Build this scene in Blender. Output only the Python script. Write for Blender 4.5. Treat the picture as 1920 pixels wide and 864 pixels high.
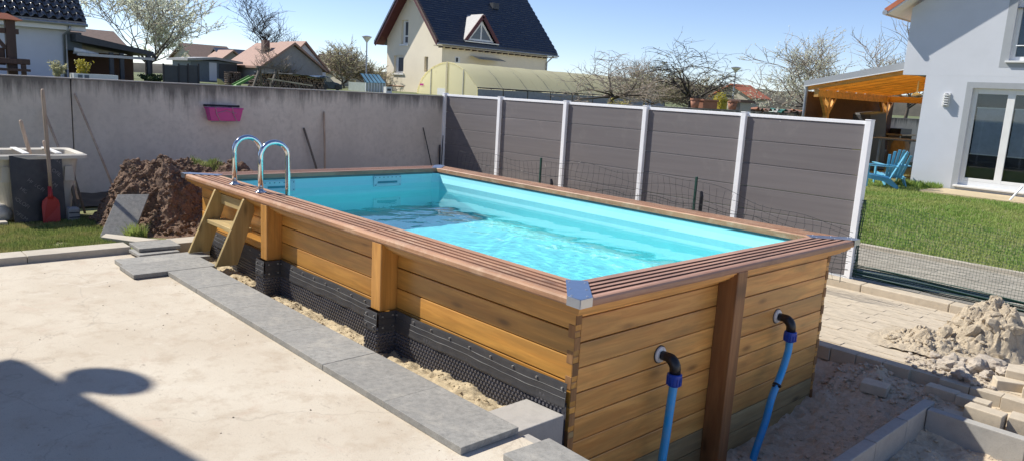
import bpy, bmesh, math, random
import numpy as np
from mathutils import Vector, Matrix, noise

for _o in list(bpy.data.objects):
    bpy.data.objects.remove(_o)
SC = bpy.context.scene
COL = SC.collection
PI = math.pi
R = math.radians
random.seed(7)

# ------------------------------------------------------------------ camera
def look(yaw, pitch, roll):
    f = Vector((math.cos(yaw)*math.cos(pitch), math.sin(yaw)*math.cos(pitch), -math.sin(pitch)))
    r = Vector((math.sin(yaw), -math.cos(yaw), 0))
    u = r.cross(f)
    r2 = r*math.cos(roll) + u*math.sin(roll)
    u2 = -r*math.sin(roll) + u*math.cos(roll)
    return Matrix(((r2.x, u2.x, -f.x), (r2.y, u2.y, -f.y), (r2.z, u2.z, -f.z)))
cam = bpy.data.cameras.new('camera')
cam.sensor_width = 36.0
cam.lens = 1397.6/1920*36
cam.clip_start = 0.05
cam.clip_end = 6000
camo = bpy.data.objects.new('camera', cam)
COL.objects.link(camo)
camo.matrix_world = Matrix.Translation((7.6285, -2.6558, 1.6369)) @ look(R(136.60), R(10.4326), R(3.2434)).to_4x4()
SC.camera = camo

# ------------------------------------------------------------------ light
SUN = Vector((-2.05, -1.0, 2.3)).normalized()          # towards the sun
world = bpy.data.worlds.new('World')
SC.world = world
world.use_nodes = True
wn = world.node_tree.nodes
wl = world.node_tree.links
sky = wn.new('ShaderNodeTexSky')
sky.sky_type = 'NISHITA'
sky.sun_disc = False
sky.sun_elevation = math.asin(SUN.z)
sky.sun_rotation = math.atan2(SUN.x, SUN.y)
sky.altitude = 900
sky.air_density = 0.8
sky.dust_density = 0.0
sky.ozone_density = 3.0
tint = wn.new('ShaderNodeMix'); tint.data_type = 'RGBA'; tint.blend_type = 'MULTIPLY'
tint.inputs[0].default_value = 1.0; tint.inputs[7].default_value = (1.0, .93, .97, 1)
wl.new(sky.outputs[0], tint.inputs[6]); wl.new(tint.outputs[2], wn['Background'].inputs[0])
wn['Background'].inputs[1].default_value = 0.082
sun = bpy.data.lights.new('sun', 'SUN')
sun.energy = 3.15
sun.angle = R(0.53)
sun.color = (1.0, 0.95, 0.86)
suno = bpy.data.objects.new('sun', sun)
COL.objects.link(suno)
suno.rotation_euler = SUN.to_track_quat('Z', 'Y').to_euler()
suno.location = (-10, -8, 20)
SC.view_settings.view_transform = 'Standard'
SC.view_settings.look = 'None'
SC.view_settings.gamma = 1.0
SC.view_settings.use_curve_mapping = False
SC.view_settings.exposure = 1.0
SC.render.engine = 'CYCLES'
SC.cycles.use_denoising = True
SC.cycles.max_bounces = 10
SC.cycles.transparent_max_bounces = 24
SC.cycles.sample_clamp_indirect = 8.0

# ------------------------------------------------------------------ materials
def lerp(a, b, t): return a + (b-a)*t
MATS = {}
class N:
    """tiny node-graph helper"""
    def __init__(s, name):
        s.m = bpy.data.materials.new(name); s.m.use_nodes = True
        s.t = s.m.node_tree; s.n = s.t.nodes; s.p = s.n['Principled BSDF']; s.out = s.n['Material Output']
    def new(s, typ, **kw):
        nd = s.n.new('ShaderNode'+typ)
        for k, v in kw.items(): setattr(nd, k, v)
        return nd
    def link(s, a, b): s.t.links.new(a, b)
    def coords(s, scale=(1, 1, 1), rand=0.0, kind='Object'):
        tc = s.new('TexCoord'); mp = s.new('Mapping')
        mp.inputs['Scale'].default_value = scale
        s.link(tc.outputs[kind], mp.inputs['Vector'])
        if rand:
            oi = s.new('ObjectInfo'); mu = s.new('Math', operation='MULTIPLY')
            mu.inputs[1].default_value = rand
            s.link(oi.outputs['Random'], mu.inputs[0])
            s.link(mu.outputs[0], mp.inputs['Location'])
        return mp.outputs[0]
    def noise(s, vec, scale, detail=4, rough=.55, dist=0.0):
        t = s.new('TexNoise'); t.inputs['Scale'].default_value = scale; t.inputs['Detail'].default_value = detail
        t.inputs['Roughness'].default_value = rough; t.inputs['Distortion'].default_value = dist
        s.link(vec, t.inputs['Vector']); return t.outputs['Fac']
    def ramp(s, fac, a, b, ca=(0, 0, 0, 1), cb=(1, 1, 1, 1)):
        r = s.new('ValToRGB'); e = r.color_ramp.elements
        e[0].position = a; e[1].position = b; e[0].color = ca; e[1].color = cb
        s.link(fac, r.inputs[0]); return r.outputs[0]
    def mix(s, fac, a, b, blend='MIX'):
        m = s.new('Mix', data_type='RGBA', blend_type=blend)
        for sock, v in ((m.inputs[0], fac), (m.inputs[6], a), (m.inputs[7], b)):
            if hasattr(v, 'links'): s.link(v, sock)
            elif isinstance(v, (int, float)): sock.default_value = v
            else: sock.default_value = (*v[:3], 1)
        return m.outputs[2]
    def bump(s, h, strength, dist=.01, prev=None):
        b = s.new('Bump'); b.inputs['Strength'].default_value = strength; b.inputs['Distance'].default_value = dist
        s.link(h, b.inputs['Height'])
        if prev: s.link(prev, b.inputs['Normal'])
        return b.outputs[0]
    def vary(s, col, amt, hue=0.0):
        oi = s.new('ObjectInfo'); mr = s.new('MapRange')
        mr.inputs['To Min'].default_value = 1-amt; mr.inputs['To Max'].default_value = 1+amt
        s.link(oi.outputs['Random'], mr.inputs['Value'])
        h = s.new('HueSaturation'); s.link(mr.outputs[0], h.inputs['Value']); s.link(col, h.inputs['Color'])
        if hue:
            wn_ = s.new('TexWhiteNoise', noise_dimensions='1D'); s.link(oi.outputs['Random'], wn_.inputs['W'])
            m2 = s.new('MapRange'); m2.inputs['To Min'].default_value = .5-hue; m2.inputs['To Max'].default_value = .5+hue
            s.link(wn_.outputs['Value'], m2.inputs['Value']); s.link(m2.outputs[0], h.inputs['Hue'])
        return h.outputs[0]
    def done(s, col, rough=.7, nrm=None, metal=0.0, spec=None, coat=0.0):
        if hasattr(col, 'links'): s.link(col, s.p.inputs['Base Color'])
        else: s.p.inputs['Base Color'].default_value = (*col[:3], 1)
        if hasattr(rough, 'links'): s.link(rough, s.p.inputs['Roughness'])
        else: s.p.inputs['Roughness'].default_value = rough
        s.p.inputs['Metallic'].default_value = metal
        if spec is not None: s.p.inputs['Specular IOR Level'].default_value = spec
        if coat: s.p.inputs['Coat Weight'].default_value = coat; s.p.inputs['Coat Roughness'].default_value = .25
        if nrm: s.link(nrm, s.p.inputs['Normal'])
        return s.m

def m_plain(name, c, rough=.6, metal=0.0, var=0.0, dirt=0.12, bump=0.1, scale=6.0, spec=None, c2=None):
    g = N(name); v = g.coords()
    f = g.noise(v, scale, 6, .6)
    c2 = c2 or tuple(x*.62 for x in c)
    col = g.mix(g.ramp(f, .38, .78), c, tuple(lerp(a, b, min(1, dirt*5)) for a, b in zip(c, c2)))
    if var: col = g.vary(col, var)
    f2 = g.noise(v, scale*9, 3)
    return g.done(col, rough, g.bump(f2, bump, .004) if bump else None, metal, spec)

def m_wood(name, c, dark, axis, nrm=None, grain=1.0, rough=.5, var=.12, coat=0.0, knots=.7, weather=None, wamt=.4):
    """stained softwood: long grain lines, scattered knots, each board its own tone"""
    g = N(name)
    s = [26., 26., 26.]; s[axis] = 1.6
    v = g.coords(tuple(s), 17.0)
    f = g.noise(v, 1.0, 5, .6, .6)
    s2 = [8., 8., 8.]; s2[axis] = 2.6
    if nrm is not None: s2[nrm] = .02
    v2 = g.coords(tuple(s2), 9.0)
    vo = g.new('TexVoronoi'); vo.inputs['Scale'].default_value = 1.0; vo.inputs['Randomness'].default_value = 1.0
    g.link(v2, vo.inputs['Vector'])
    kn = g.ramp(vo.outputs['Distance'], .06, .20, (1, 1, 1, 1), (0, 0, 0, 1))
    kd = g.new('Math', operation='MULTIPLY'); g.link(kn, kd.inputs[0]); kd.inputs[1].default_value = knots
    # only some cells carry a knot
    sc = g.new('SeparateColor'); g.link(vo.outputs['Color'], sc.inputs[0])
    selm = g.new('Math', operation='GREATER_THAN'); selm.inputs[1].default_value = .66; g.link(sc.outputs[0], selm.inputs[0])
    k2 = g.new('Math', operation='MULTIPLY'); g.link(kd.outputs[0], k2.inputs[0]); g.link(selm.outputs[0], k2.inputs[1])
    col = g.mix(g.ramp(f, .36, .66), c, dark)
    sb_ = [7., 7., 7.]; sb_[axis] = 1.1
    big = g.noise(g.coords(tuple(sb_), 5.0), 1.0, 5, .6, .8)
    col = g.mix(g.ramp(big, .42, .70), col, tuple(x*.55 for x in c))
    halo = g.new('Math', operation='MULTIPLY'); g.link(g.ramp(vo.outputs['Distance'], .08, .42, (1, 1, 1, 1), (0, 0, 0, 1)), halo.inputs[0]); g.link(selm.outputs[0], halo.inputs[1])
    h2 = g.new('Math', operation='MULTIPLY'); g.link(halo.outputs[0], h2.inputs[0]); h2.inputs[1].default_value = .5*knots
    col = g.mix(h2.outputs[0], col, tuple(x*.62 for x in dark))
    if weather:
        wv = g.noise(g.coords((5, 5, 5)), 1.3, 7, .7)
        wv2 = g.ramp(wv, .48, .66)
        wm = g.new('Math', operation='MULTIPLY'); g.link(wv2, wm.inputs[0]); wm.inputs[1].default_value = wamt
        col = g.mix(wm.outputs[0], col, weather)
    col = g.mix(k2.outputs[0], col, tuple(x*.28 for x in dark))
    if var: col = g.vary(col, var)
    return g.done(col, rough, g.bump(f, .25*grain, .003), 0, None, coat)

def m_concrete(name, c, stain=None, top=None, speck=.3, rough=.85, var=0.0, big=1.1, bump=.25):
    """mottled concrete; top=(z, depth) adds dark run-off streaks hanging from a wall's top edge"""
    g = N(name); v = g.coords()
    f1 = g.noise(v, big, 7, .62)
    f2 = g.noise(v, 14, 6, .65)
    f3 = g.noise(v, 120, 2)
    col = g.mix(g.ramp(f1, .3, .75), tuple(x*1.08 for x in c), tuple(x*.80 for x in c))
    col = g.mix(g.ramp(f2, .45, .8), col, tuple(x*.78 for x in c))
    sp = g.ramp(f3, .62, .70)
    sm = g.new('Math', operation='MULTIPLY'); g.link(sp, sm.inputs[0]); sm.inputs[1].default_value = speck
    col = g.mix(sm.outputs[0], col, tuple(x*.45 for x in c))
    if top:
        tc = g.new('TexCoord'); sx = g.new('SeparateXYZ'); g.link(tc.outputs['Object'], sx.inputs[0])
        mr = g.new('MapRange'); mr.inputs['From Min'].default_value = top[0]-top[1]; mr.inputs['From Max'].default_value = top[0]
        g.link(sx.outputs['Z'], mr.inputs['Value'])
        st = g.noise(g.coords((4.2, 4.2, .5)), 1.0, 6, .72)
        sub = g.new('Math', operation='POWER'); g.link(mr.outputs[0], sub.inputs[0]); sub.inputs[1].default_value = 1.6
        ad = g.new('Math', operation='MULTIPLY_ADD'); g.link(sub.outputs[0], ad.inputs[0]); ad.inputs[1].default_value = .42
        g.link(st, ad.inputs[2])
        fin = g.ramp(ad.outputs[0], .68, .92)
        fm = g.new('Math', operation='MULTIPLY'); g.link(fin, fm.inputs[0]); fm.inputs[1].default_value = .82
        col = g.mix(fm.outputs[0], col, stain or (.075, .07, .065))
        st2 = g.noise(g.coords((1.5, 1.5, .35)), 1.0, 6, .7)
        r2 = g.new('Math', operation='MULTIPLY'); g.link(g.ramp(st2, .55, .80), r2.inputs[0]); r2.inputs[1].default_value = .28
        col = g.mix(r2.outputs[0], col, tuple(x*.55 for x in c))
    if var: col = g.vary(col, var)
    n = g.bump(f2, bump, .01); n = g.bump(f3, bump*.6, .003, n)
    return g.done(col, rough, n)

def m_earth(name, cols, scale=3.0, rough=.95, bump=.6):
    g = N(name); v = g.coords()
    f1 = g.noise(v, scale, 9, .68); f2 = g.noise(v, scale*11, 6, .7); f3 = g.noise(v, scale*45, 3, .6)
    col = g.mix(g.ramp(f1, .35, .68), cols[0], cols[1])
    col = g.mix(g.ramp(f2, .42, .72), col, cols[2])
    n = g.bump(f2, bump, .02); n = g.bump(f3, bump, .006, n)
    return g.done(col, rough, n)

def m_leaf(name, c, c2, trans=.25, rough=.6, patch=None):
    g = N(name)
    gi = g.new('NewGeometry')
    col = g.mix(g.ramp(gi.outputs['Random Per Island'], 0, 1), c, c2)
    if patch:                                  # drier, yellower patches of turf
        col = g.mix(g.ramp(g.noise(g.coords(), patch[0], 5, .65), .46, .68), col, patch[1])
    g.done(col, rough)
    tr = g.new('BsdfTranslucent'); g.link(col, tr.inputs[0])
    mx = g.new('MixShader'); mx.inputs[0].default_value = trans
    g.link(g.p.outputs[0], mx.inputs[1]); g.link(tr.outputs[0], mx.inputs[2]); g.link(mx.outputs[0], g.out.inputs[0])
    return g.m

def m_glass(name, c=(.9, .95, 1), rough=.02, mixf=.25, tint=(.75, .8, .8)):
    """window pane: fresnel gloss over see-through"""
    g = N(name)
    fr = g.new('Fresnel'); fr.inputs[0].default_value = 1.5
    gl = g.new('BsdfGlossy'); gl.inputs['Roughness'].default_value = rough; gl.inputs[0].default_value = (*c, 1)
    tp = g.new('BsdfTransparent'); tp.inputs[0].default_value = (*tint, 1)
    ad = g.new('Math', operation='ADD', use_clamp=True); ad.inputs[1].default_value = mixf*.25
    g.link(fr.outputs[0], ad.inputs[0])
    mx = g.new('MixShader'); g.link(ad.outputs[0], mx.inputs[0])
    g.link(tp.outputs[0], mx.inputs[1]); g.link(gl.outputs[0], mx.inputs[2]); g.link(mx.outputs[0], g.out.inputs[0])
    return g.m

# ------------------------------------------------------------------ mesh helpers
def world_off(p):
    o = Vector((0, 0, 0))
    while p is not None:
        o += p.location; p = p.parent
    return o

class MB:
    def __init__(s): s.v = []; s.f = []
    def add(s, vs, fs):
        b = len(s.v); s.v.extend([tuple(p) for p in vs]); s.f.extend([tuple(i+b for i in f) for f in fs]); return s
    def hexa(s, p):
        return s.add(p, [(0, 3, 2, 1), (4, 5, 6, 7), (0, 1, 5, 4), (1, 2, 6, 5), (2, 3, 7, 6), (3, 0, 4, 7)])
    def box(s, x0, x1, y0, y1, z0, z1):
        return s.hexa([(x0, y0, z0), (x1, y0, z0), (x1, y1, z0), (x0, y1, z0), (x0, y0, z1), (x1, y0, z1), (x1, y1, z1), (x0, y1, z1)])
    def obox(s, c, size, M=None):
        M = M or Matrix.Identity(3); c = Vector(c); hx, hy, hz = (a/2 for a in size)
        P = [(-hx, -hy, -hz), (hx, -hy, -hz), (hx, hy, -hz), (-hx, hy, -hz), (-hx, -hy, hz), (hx, -hy, hz), (hx, hy, hz), (-hx, hy, hz)]
        return s.hexa([c + M @ Vector(q) for q in P])
    def bar(s, a, b, w, h, up=(0, 0, 1)):
        """rectangular bar from a to b, w across, h along up"""
        a = Vector(a); b = Vector(b); d = (b-a); L = d.length; d.normalize()
        up = Vector(up); sd = d.cross(up)
        if sd.length < 1e-4: sd = d.cross(Vector((0, 1, 0)))
        sd.normalize(); u = sd.cross(d)
        M = Matrix((d, sd, u)).transposed()
        return s.obox((a+b)/2, (L, w, h), M)
    def prism(s, poly, fn, a, b):
        """extrude 2D polygon between parameters a and b; fn(p, q, t) -> xyz"""
        n = len(poly)
        vs = [fn(p, q, a) for p, q in poly] + [fn(p, q, b) for p, q in poly]
        fs = [tuple(range(n-1, -1, -1)), tuple(range(n, 2*n))] + [(i, (i+1) % n, n+(i+1) % n, n+i) for i in range(n)]
        return s.add(vs, fs)
    def tube(s, pts, rad, n=8, cap=True):
        pts = [Vector(p) for p in pts]; m = len(pts)
        if not hasattr(rad, '__len__'): rad = [rad]*m
        vs = []; fs = []; prev = None
        for i in range(m):
            t = (pts[min(i+1, m-1)]-pts[max(i-1, 0)])
            if t.length < 1e-9: t = Vector((0, 0, 1))
            t.normalize()
            if prev is None:
                ref = Vector((0, 0, 1)) if abs(t.z) < .9 else Vector((1, 0, 0))
                a = t.cross(ref).normalized()
            else:
                a = (prev - t*prev.dot(t))
                a = a.normalized() if a.length > 1e-6 else t.orthogonal().normalized()
            prev = a; b = t.cross(a)
            for k in range(n):
                an = 2*PI*k/n
                vs.append(pts[i] + (a*math.cos(an)+b*math.sin(an))*rad[i])
        for i in range(m-1):
            for k in range(n):
                k2 = (k+1) % n
                fs.append((i*n+k, i*n+k2, (i+1)*n+k2, (i+1)*n+k))
        if cap: fs.append(tuple(range(n-1, -1, -1))); fs.append(tuple((m-1)*n+k for k in range(n)))
        return s.add(vs, fs)
    def lathe(s, c, prof, n=16, cap=True):
        """profile [(r, z)] about the vertical axis at c"""
        vs = []; fs = []; m = len(prof)
        for r, z in prof:
            for k in range(n):
                an = 2*PI*k/n; vs.append((c[0]+r*math.cos(an), c[1]+r*math.sin(an), c[2]+z))
        for i in range(m-1):
            for k in range(n):
                k2 = (k+1) % n; fs.append((i*n+k, i*n+k2, (i+1)*n+k2, (i+1)*n+k))
        if cap: fs.append(tuple(range(n-1, -1, -1))); fs.append(tuple((m-1)*n+k for k in range(n)))
        return s.add(vs, fs)
    def grid(s, x0, x1, y0, y1, nx, ny, fn):
        b = []
        for j in range(ny+1):
            for i in range(nx+1):
                x = lerp(x0, x1, i/nx); y = lerp(y0, y1, j/ny); r = fn(x, y)
                b.append(r if isinstance(r, (tuple, Vector)) else (x, y, r))
        w = nx+1
        return s.add(b, [(j*w+i, j*w+i+1, (j+1)*w+i+1, (j+1)*w+i) for j in range(ny) for i in range(nx)])
    def mesh(s, name, off=(0, 0, 0)):
        me = bpy.data.meshes.new(name)
        if any(off): s.v = [(p[0]-off[0], p[1]-off[1], p[2]-off[2]) for p in s.v]
        me.from_pydata([tuple(p) for p in s.v], [], s.f); me.update(); return me
    def build(s, name, mat, parent=None, smooth=False, bevel=0.0, kind=None, at=None, local=False):
        """world coordinates in, one object out; at = the object's own origin (world)"""
        if at is None: at = tuple(world_off(parent)) if parent and not local else (0, 0, 0)
        me = s.mesh(name, at)
        return place(name, me, mat, parent, at, smooth, bevel, kind, local)

def place(name, me, mat, parent=None, at=(0, 0, 0), smooth=False, bevel=0.0, kind=None, local=False, rot=None):
    o = bpy.data.objects.new(name, me); COL.objects.link(o)
    if mat and not me.materials: me.materials.append(mat)
    o.parent = parent
    o.location = Vector(at) if (local or parent is None) else Vector(at)-world_off(parent)
    if rot: o.rotation_euler = rot
    if smooth:
        me.polygons.foreach_set('use_smooth', [True]*len(me.polygons))
    if bevel:
        b = o.modifiers.new('bevel', 'BEVEL'); b.width = bevel; b.segments = 2; b.limit_method = 'ANGLE'
    if kind: o['kind'] = kind
    return o

def tag(o, label, cat, group=None):
    o['label'] = label; o['category'] = cat
    if group: o['group'] = group
    return o
def thing(name, label, cat, loc=(0, 0, 0), rz=0.0, group=None):
    o = bpy.data.objects.new(name, None); COL.objects.link(o)
    o.location = loc; o.rotation_euler = (0, 0, rz); o.empty_display_size = .1
    return tag(o, label, cat, group)
def struct(o): o['kind'] = 'structure'; return o
def fbm(x, y, z=0.0, o=5): return noise.fractal(Vector((x, y, z)), 1.0, 2.0, o)
def rnd(a, b): return random.uniform(a, b)
def np_mesh(name, V, F):
    """V (n,3), F (m,k) arrays -> mesh, fast"""
    me = bpy.data.meshes.new(name); V = np.asarray(V, 'f'); F = np.asarray(F, 'i'); k = F.shape[1]
    me.vertices.add(len(V)); me.vertices.foreach_set('co', V.ravel())
    me.loops.add(F.size); me.loops.foreach_set('vertex_index', F.ravel())
    me.polygons.add(len(F)); me.polygons.foreach_set('loop_start', np.arange(0, F.size, k, dtype='i'))
    me.update(calc_edges=True); return me
def rock_mesh(name, r, seed, sq=(1, 1, 1), rough=.35, sub=2):
    bm = bmesh.new(); bmesh.ops.create_icosphere(bm, subdivisions=sub, radius=1)
    for v in bm.verts:
        n = noise.noise(v.co*1.3+Vector((seed*7.1, seed*3.3, seed)))*rough + noise.noise(v.co*3.1+Vector((seed, 0, 5)))*rough*.5
        v.co = Vector((v.co.x*sq[0], v.co.y*sq[1], v.co.z*sq[2]))*(1+n)*r
    me = bpy.data.meshes.new(name); bm.to_mesh(me); bm.free(); return me
# ------------------------------------------------------------------ material instances
M = {}
M['plank'] = m_wood('varnished_pine_side', (.76, .38, .078), (.55, .235, .040), 0, nrm=1, rough=.42, coat=.25, var=.24)
M['plank_end'] = m_wood('varnished_pine_end', (.80, .42, .118), (.59, .255, .060), 1, nrm=0, rough=.45, coat=.2, var=.20)
M['plank_raw'] = m_wood('raw_pine_end', (.50, .36, .17), (.38, .25, .10), 1, nrm=0, rough=.7, var=.06)
M['post_wood'] = m_wood('varnished_pine_post', (.68, .33, .072), (.48, .205, .040), 2, nrm=1, rough=.42, coat=.25, var=.06)
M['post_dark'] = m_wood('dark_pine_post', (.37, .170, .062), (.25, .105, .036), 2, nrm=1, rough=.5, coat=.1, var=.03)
M['end_grain'] = m_wood('end_grain_pine', (.38, .20, .078), (.25, .12, .045), 2, rough=.75, var=.15, knots=0)
M['coping_x'] = m_wood('coping_timber_long', (.54, .30, .165), (.38, .185, .095), 0, nrm=2, rough=.5, var=.03, weather=(.62, .44, .29), wamt=.6)
M['coping_y'] = m_wood('coping_timber_short', (.50, .29, .195), (.36, .185, .118), 1, nrm=2, rough=.45, var=.03, weather=(.50, .30, .20), wamt=.4)
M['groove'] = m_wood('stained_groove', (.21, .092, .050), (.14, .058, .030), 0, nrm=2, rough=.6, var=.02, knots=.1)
M['step_wood'] = m_wood('green_pine', (.50, .37, .15), (.40, .27, .095), 2, nrm=0, rough=.7, var=.08)
M['step_tread'] = m_wood('green_pine_tread', (.56, .42, .19), (.46, .32, .12), 0, nrm=2, rough=.7, var=.08)
M['handle_wood'] = m_wood('ash_handle', (.62, .47, .35), (.46, .33, .23), 2, rough=.7, var=.15, knots=.2)
M['pergola_wood'] = m_wood('orange_larch', (.78, .42, .10), (.64, .30, .06), 0, rough=.55, var=.08, knots=.3)
M['dark_timber'] = m_wood('dark_brown_timber', (.075, .040, .030), (.045, .024, .018), 2, rough=.6, var=.1, knots=.2)
M['grey_timber'] = m_wood('grey_timber', (.20, .17, .14), (.13, .11, .09), 2, rough=.8, var=.1, knots=.2)
M['pale_board'] = m_wood('pale_board', (.60, .50, .36), (.50, .40, .27), 1, rough=.7, var=.05)
M['steel'] = m_plain('polished_steel', (.72, .73, .74), .10, 1.0, dirt=.03, bump=0)
M['alu'] = m_plain('brushed_aluminium', (.55, .60, .68), .32, 1.0, dirt=.05, bump=.03, scale=30)
M['screw'] = m_plain('zinc_screw', (.75, .75, .75), .3, .9, bump=0)
g = N('blue_pool_liner'); v_ = g.coords()
l1_ = g.noise(g.coords((1.2, 1.2, 3.0)), 1.0, 4, .5); l2_ = g.noise(g.coords((6, 6, 1.2)), 1.0, 5, .6, .4)
M['liner'] = g.done(g.mix(g.ramp(l1_, .35, .7), (.42, .90, .94), (.37, .85, .91)), .42, g.bump(l2_, .22, .02))
M['liner_rail'] = m_plain('grey_green_liner_rail', (.10, .17, .18), .5, bump=0)
M['skimmer'] = m_plain('pale_blue_plastic', (.50, .74, .82), .35, bump=0, dirt=.03)
M['slot'] = m_plain('teal_slot_plastic', (.05, .28, .36), .5, bump=0)
M['membrane'] = m_plain('black_dimple_membrane', (.120, .117, .130), .26, dirt=.12, bump=.05, c2=(.07, .065, .06), scale=9)
M['band'] = m_plain('black_membrane_band', (.045, .045, .050), .52, dirt=.15, bump=.15, c2=(.08, .075, .07), scale=12)
M['white_plastic'] = m_plain('white_plastic', (.78, .78, .76), .35, bump=0, dirt=.05)
M['black_plastic'] = m_plain('black_plastic', (.016, .016, .018), .35, bump=.02)
M['blue_plastic'] = m_plain('royal_blue_plastic', (.012, .065, .42), .38, bump=.02, dirt=.06)
M['blue_hose'] = m_plain('sky_blue_hose', (.018, .36, .80), .42, bump=.05, dirt=.12, c2=(.20, .40, .58), scale=11)
g = N('dusty_grey_slab'); v_ = g.coords()
p1_ = g.noise(g.coords((1, 1, 1), 7.0), 2.0, 8, .68); p2_ = g.noise(v_, 26, 6, .7); p3_ = g.noise(v_, 190, 2)
c_ = g.mix(g.ramp(p1_, .35, .68), (.345, .336, .310), (.260, .255, .238))
c_ = g.mix(g.ramp(p2_, .42, .70), c_, (.205, .202, .190))
q1_ = g.noise(g.coords((1, 1, 1), 3.0), 4.5, 8, .75, .6); q2_ = g.new('Math', operation='MULTIPLY'); g.link(g.ramp(q1_, .52, .70), q2_.inputs[0]); q2_.inputs[1].default_value = .55
c_ = g.mix(q2_.outputs[0], c_, (.47, .44, .38))
q3_ = g.new('Math', operation='MULTIPLY'); g.link(g.ramp(p3_, .60, .68), q3_.inputs[0]); q3_.inputs[1].default_value = .5
c_ = g.mix(q3_.outputs[0], c_, (.09, .09, .085)); c_ = g.vary(c_, .07)
M['slab'] = g.done(c_, .8, g.bump(p3_, .3, .002, g.bump(p2_, .2, .004)))
M['kerb_pale'] = m_concrete('pale_kerb', (.50, .45, .37), var=.08, speck=.2)
M['kerb_grey'] = m_concrete('grey_kerb_stone', (.40, .385, .35), var=.07, speck=.35)
M['block'] = m_concrete('raw_concrete_block', (.42, .40, .37), speck=.3)
M['wall'] = m_concrete('stained_retaining_wall', (.66, .60, .52), top=(2.09, .55), speck=.15, big=.8, bump=.2)
M['wall_cap'] = m_concrete('wall_top', (.33, .315, .30), speck=.4)
M['sand'] = m_earth('pale_sand', ((.60, .50, .33), (.52, .42, .27), (.44, .35, .22)), 4.0)
M['soil'] = m_earth('brown_soil', ((.23, .140, .092), (.145, .085, .056), (.34, .225, .150)), 5.0, bump=.9)
M['dirt'] = m_earth('grey_building_dirt', ((.62, .50, .36), (.50, .40, .285), (.70, .59, .44)), 2.6, bump=.7)
M['rubble'] = m_earth('pale_rubble', ((.52, .45, .36), (.40, .33, .26), (.60, .54, .46)), 8.0)
M['clay_pile'] = m_earth('dried_mortar_sand', ((.58, .49, .36), (.50, .41, .29), (.64, .55, .42)), 7.0, bump=.8)
M['paver'] = m_concrete('sandy_paver', (.55, .47, .355), var=.04, speck=.3, big=3.0)
M['path_paver'] = m_concrete('grey_beige_path_paver', (.36, .33, .27), var=.16, speck=.3)
M['joint'] = m_earth('sandy_joint', ((.52, .44, .33), (.47, .39, .29), (.56, .48, .365)), 9.0, bump=.3)
M['lawn_soil'] = m_earth('lawn_soil', ((.20, .22, .08), (.22, .19, .09), (.14, .17, .06)), 3.0)
M['meadow'] = m_earth('rough_meadow', ((.12, .15, .05), (.17, .16, .08), (.09, .13, .035)), .6, bump=.3)
M['blade'] = m_leaf('grass_blade', (.15, .23, .05), (.34, .37, .13), .35, patch=(2.2, (.44, .38, .17)))
M['blade2'] = m_leaf('garden_grass_blade', (.17, .31, .05), (.34, .44, .12), .4, patch=(.55, (.42, .43, .15)))
M['fence_board'] = m_plain('grey_brown_composite', (.165, .148, .148), .62, var=.05, dirt=.08, bump=.15, scale=3, spec=.35)
g = N('dusty_composite_board'); v_ = g.coords()
f_ = g.noise(g.coords((.6, 1, 16)), 1.0, 4, .6)
c_ = g.mix(g.ramp(f_, .3, .7), (.178, .164, .164), (.150, .138, .139))
u_ = g.noise(v_, 1.6, 8, .72); du = g.new('Math', operation='MULTIPLY'); g.link(g.ramp(u_, .56, .76), du.inputs[0]); du.inputs[1].default_value = .42
c_ = g.mix(du.outputs[0], c_, (.28, .26, .24))
k_ = g.noise(v_, 3.3, 3, .5, 1.2); dk = g.new('Math', operation='MULTIPLY'); g.link(g.ramp(k_, .735, .75), dk.inputs[0]); dk.inputs[1].default_value = .7
c_ = g.mix(dk.outputs[0], c_, (.40, .38, .36))
c_ = g.vary(c_, .06); M['fence_board'] = g.done(c_, .62, g.bump(f_, .15, .003), 0, .35)
M['fence_alu'] = m_plain('white_grey_aluminium_post', (.88, .89, .90), .42, .0, dirt=.04, bump=.02)
M['green_wire'] = m_plain('green_coated_wire', (.012, .060, .045), .45, bump=0)
M['dark_wire'] = m_plain('dark_coated_wire', (.025, .03, .033), .85, bump=0)
M['red'] = m_plain('red_painted_steel', (.42, .022, .022), .45, dirt=.1, bump=.03)
M['pink'] = m_plain('magenta_plastic', (.58, .055, .30), .4, dirt=.05, bump=0)
M['dark_metal'] = m_plain('dark_metal', (.035, .035, .04), .5, .4)
M['grey_metal'] = m_plain('galvanised_metal', (.40, .41, .42), .45, .7, dirt=.1)
M['formply'] = m_plain('black_film_faced_board', (.020, .020, .024), .45, dirt=.2, bump=.03, c2=(.06, .055, .055), scale=7)
M['print'] = m_plain('worn_grey_print', (.24, .22, .21), .6, bump=0, dirt=.2, scale=25)
M['tub'] = m_plain('dirty_white_tub', (.62, .58, .50), .5, dirt=.18, bump=.05, scale=3)
M['bark'] = m_plain('grey_brown_bark', (.105, .085, .070), .9, dirt=.2, bump=.5, scale=12)
M['bark_dark'] = m_plain('dark_bark', (.050, .040, .034), .9, dirt=.2, bump=.5, scale=12)
M['twig'] = m_plain('twig_bark', (.36, .30, .24), .9, bump=0)
M['blossom'] = m_leaf('white_green_blossom', (.88, .90, .80), (.68, .73, .52), .55)
M['bud'] = m_leaf('pale_green_bud', (.52, .50, .32), (.36, .36, .20), .5)
M['leaf_dark'] = m_leaf('dark_leaf', (.035, .065, .020), (.07, .10, .03), .2)
M['yellow_leaf'] = m_leaf('yellow_leaf', (.50, .40, .04), (.36, .34, .05), .3)
M['render_white'] = m_plain('blue_white_render', (.66, .68, .74), .85, dirt=.05, bump=.15, scale=1.5)
M['render_grey'] = m_plain('pale_grey_render', (.60, .62, .66), .85, dirt=.04, bump=.12, scale=1.2)
M['render_band'] = m_plain('grey_surround_render', (.36, .38, .40), .85, dirt=.04, bump=.1)
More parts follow.
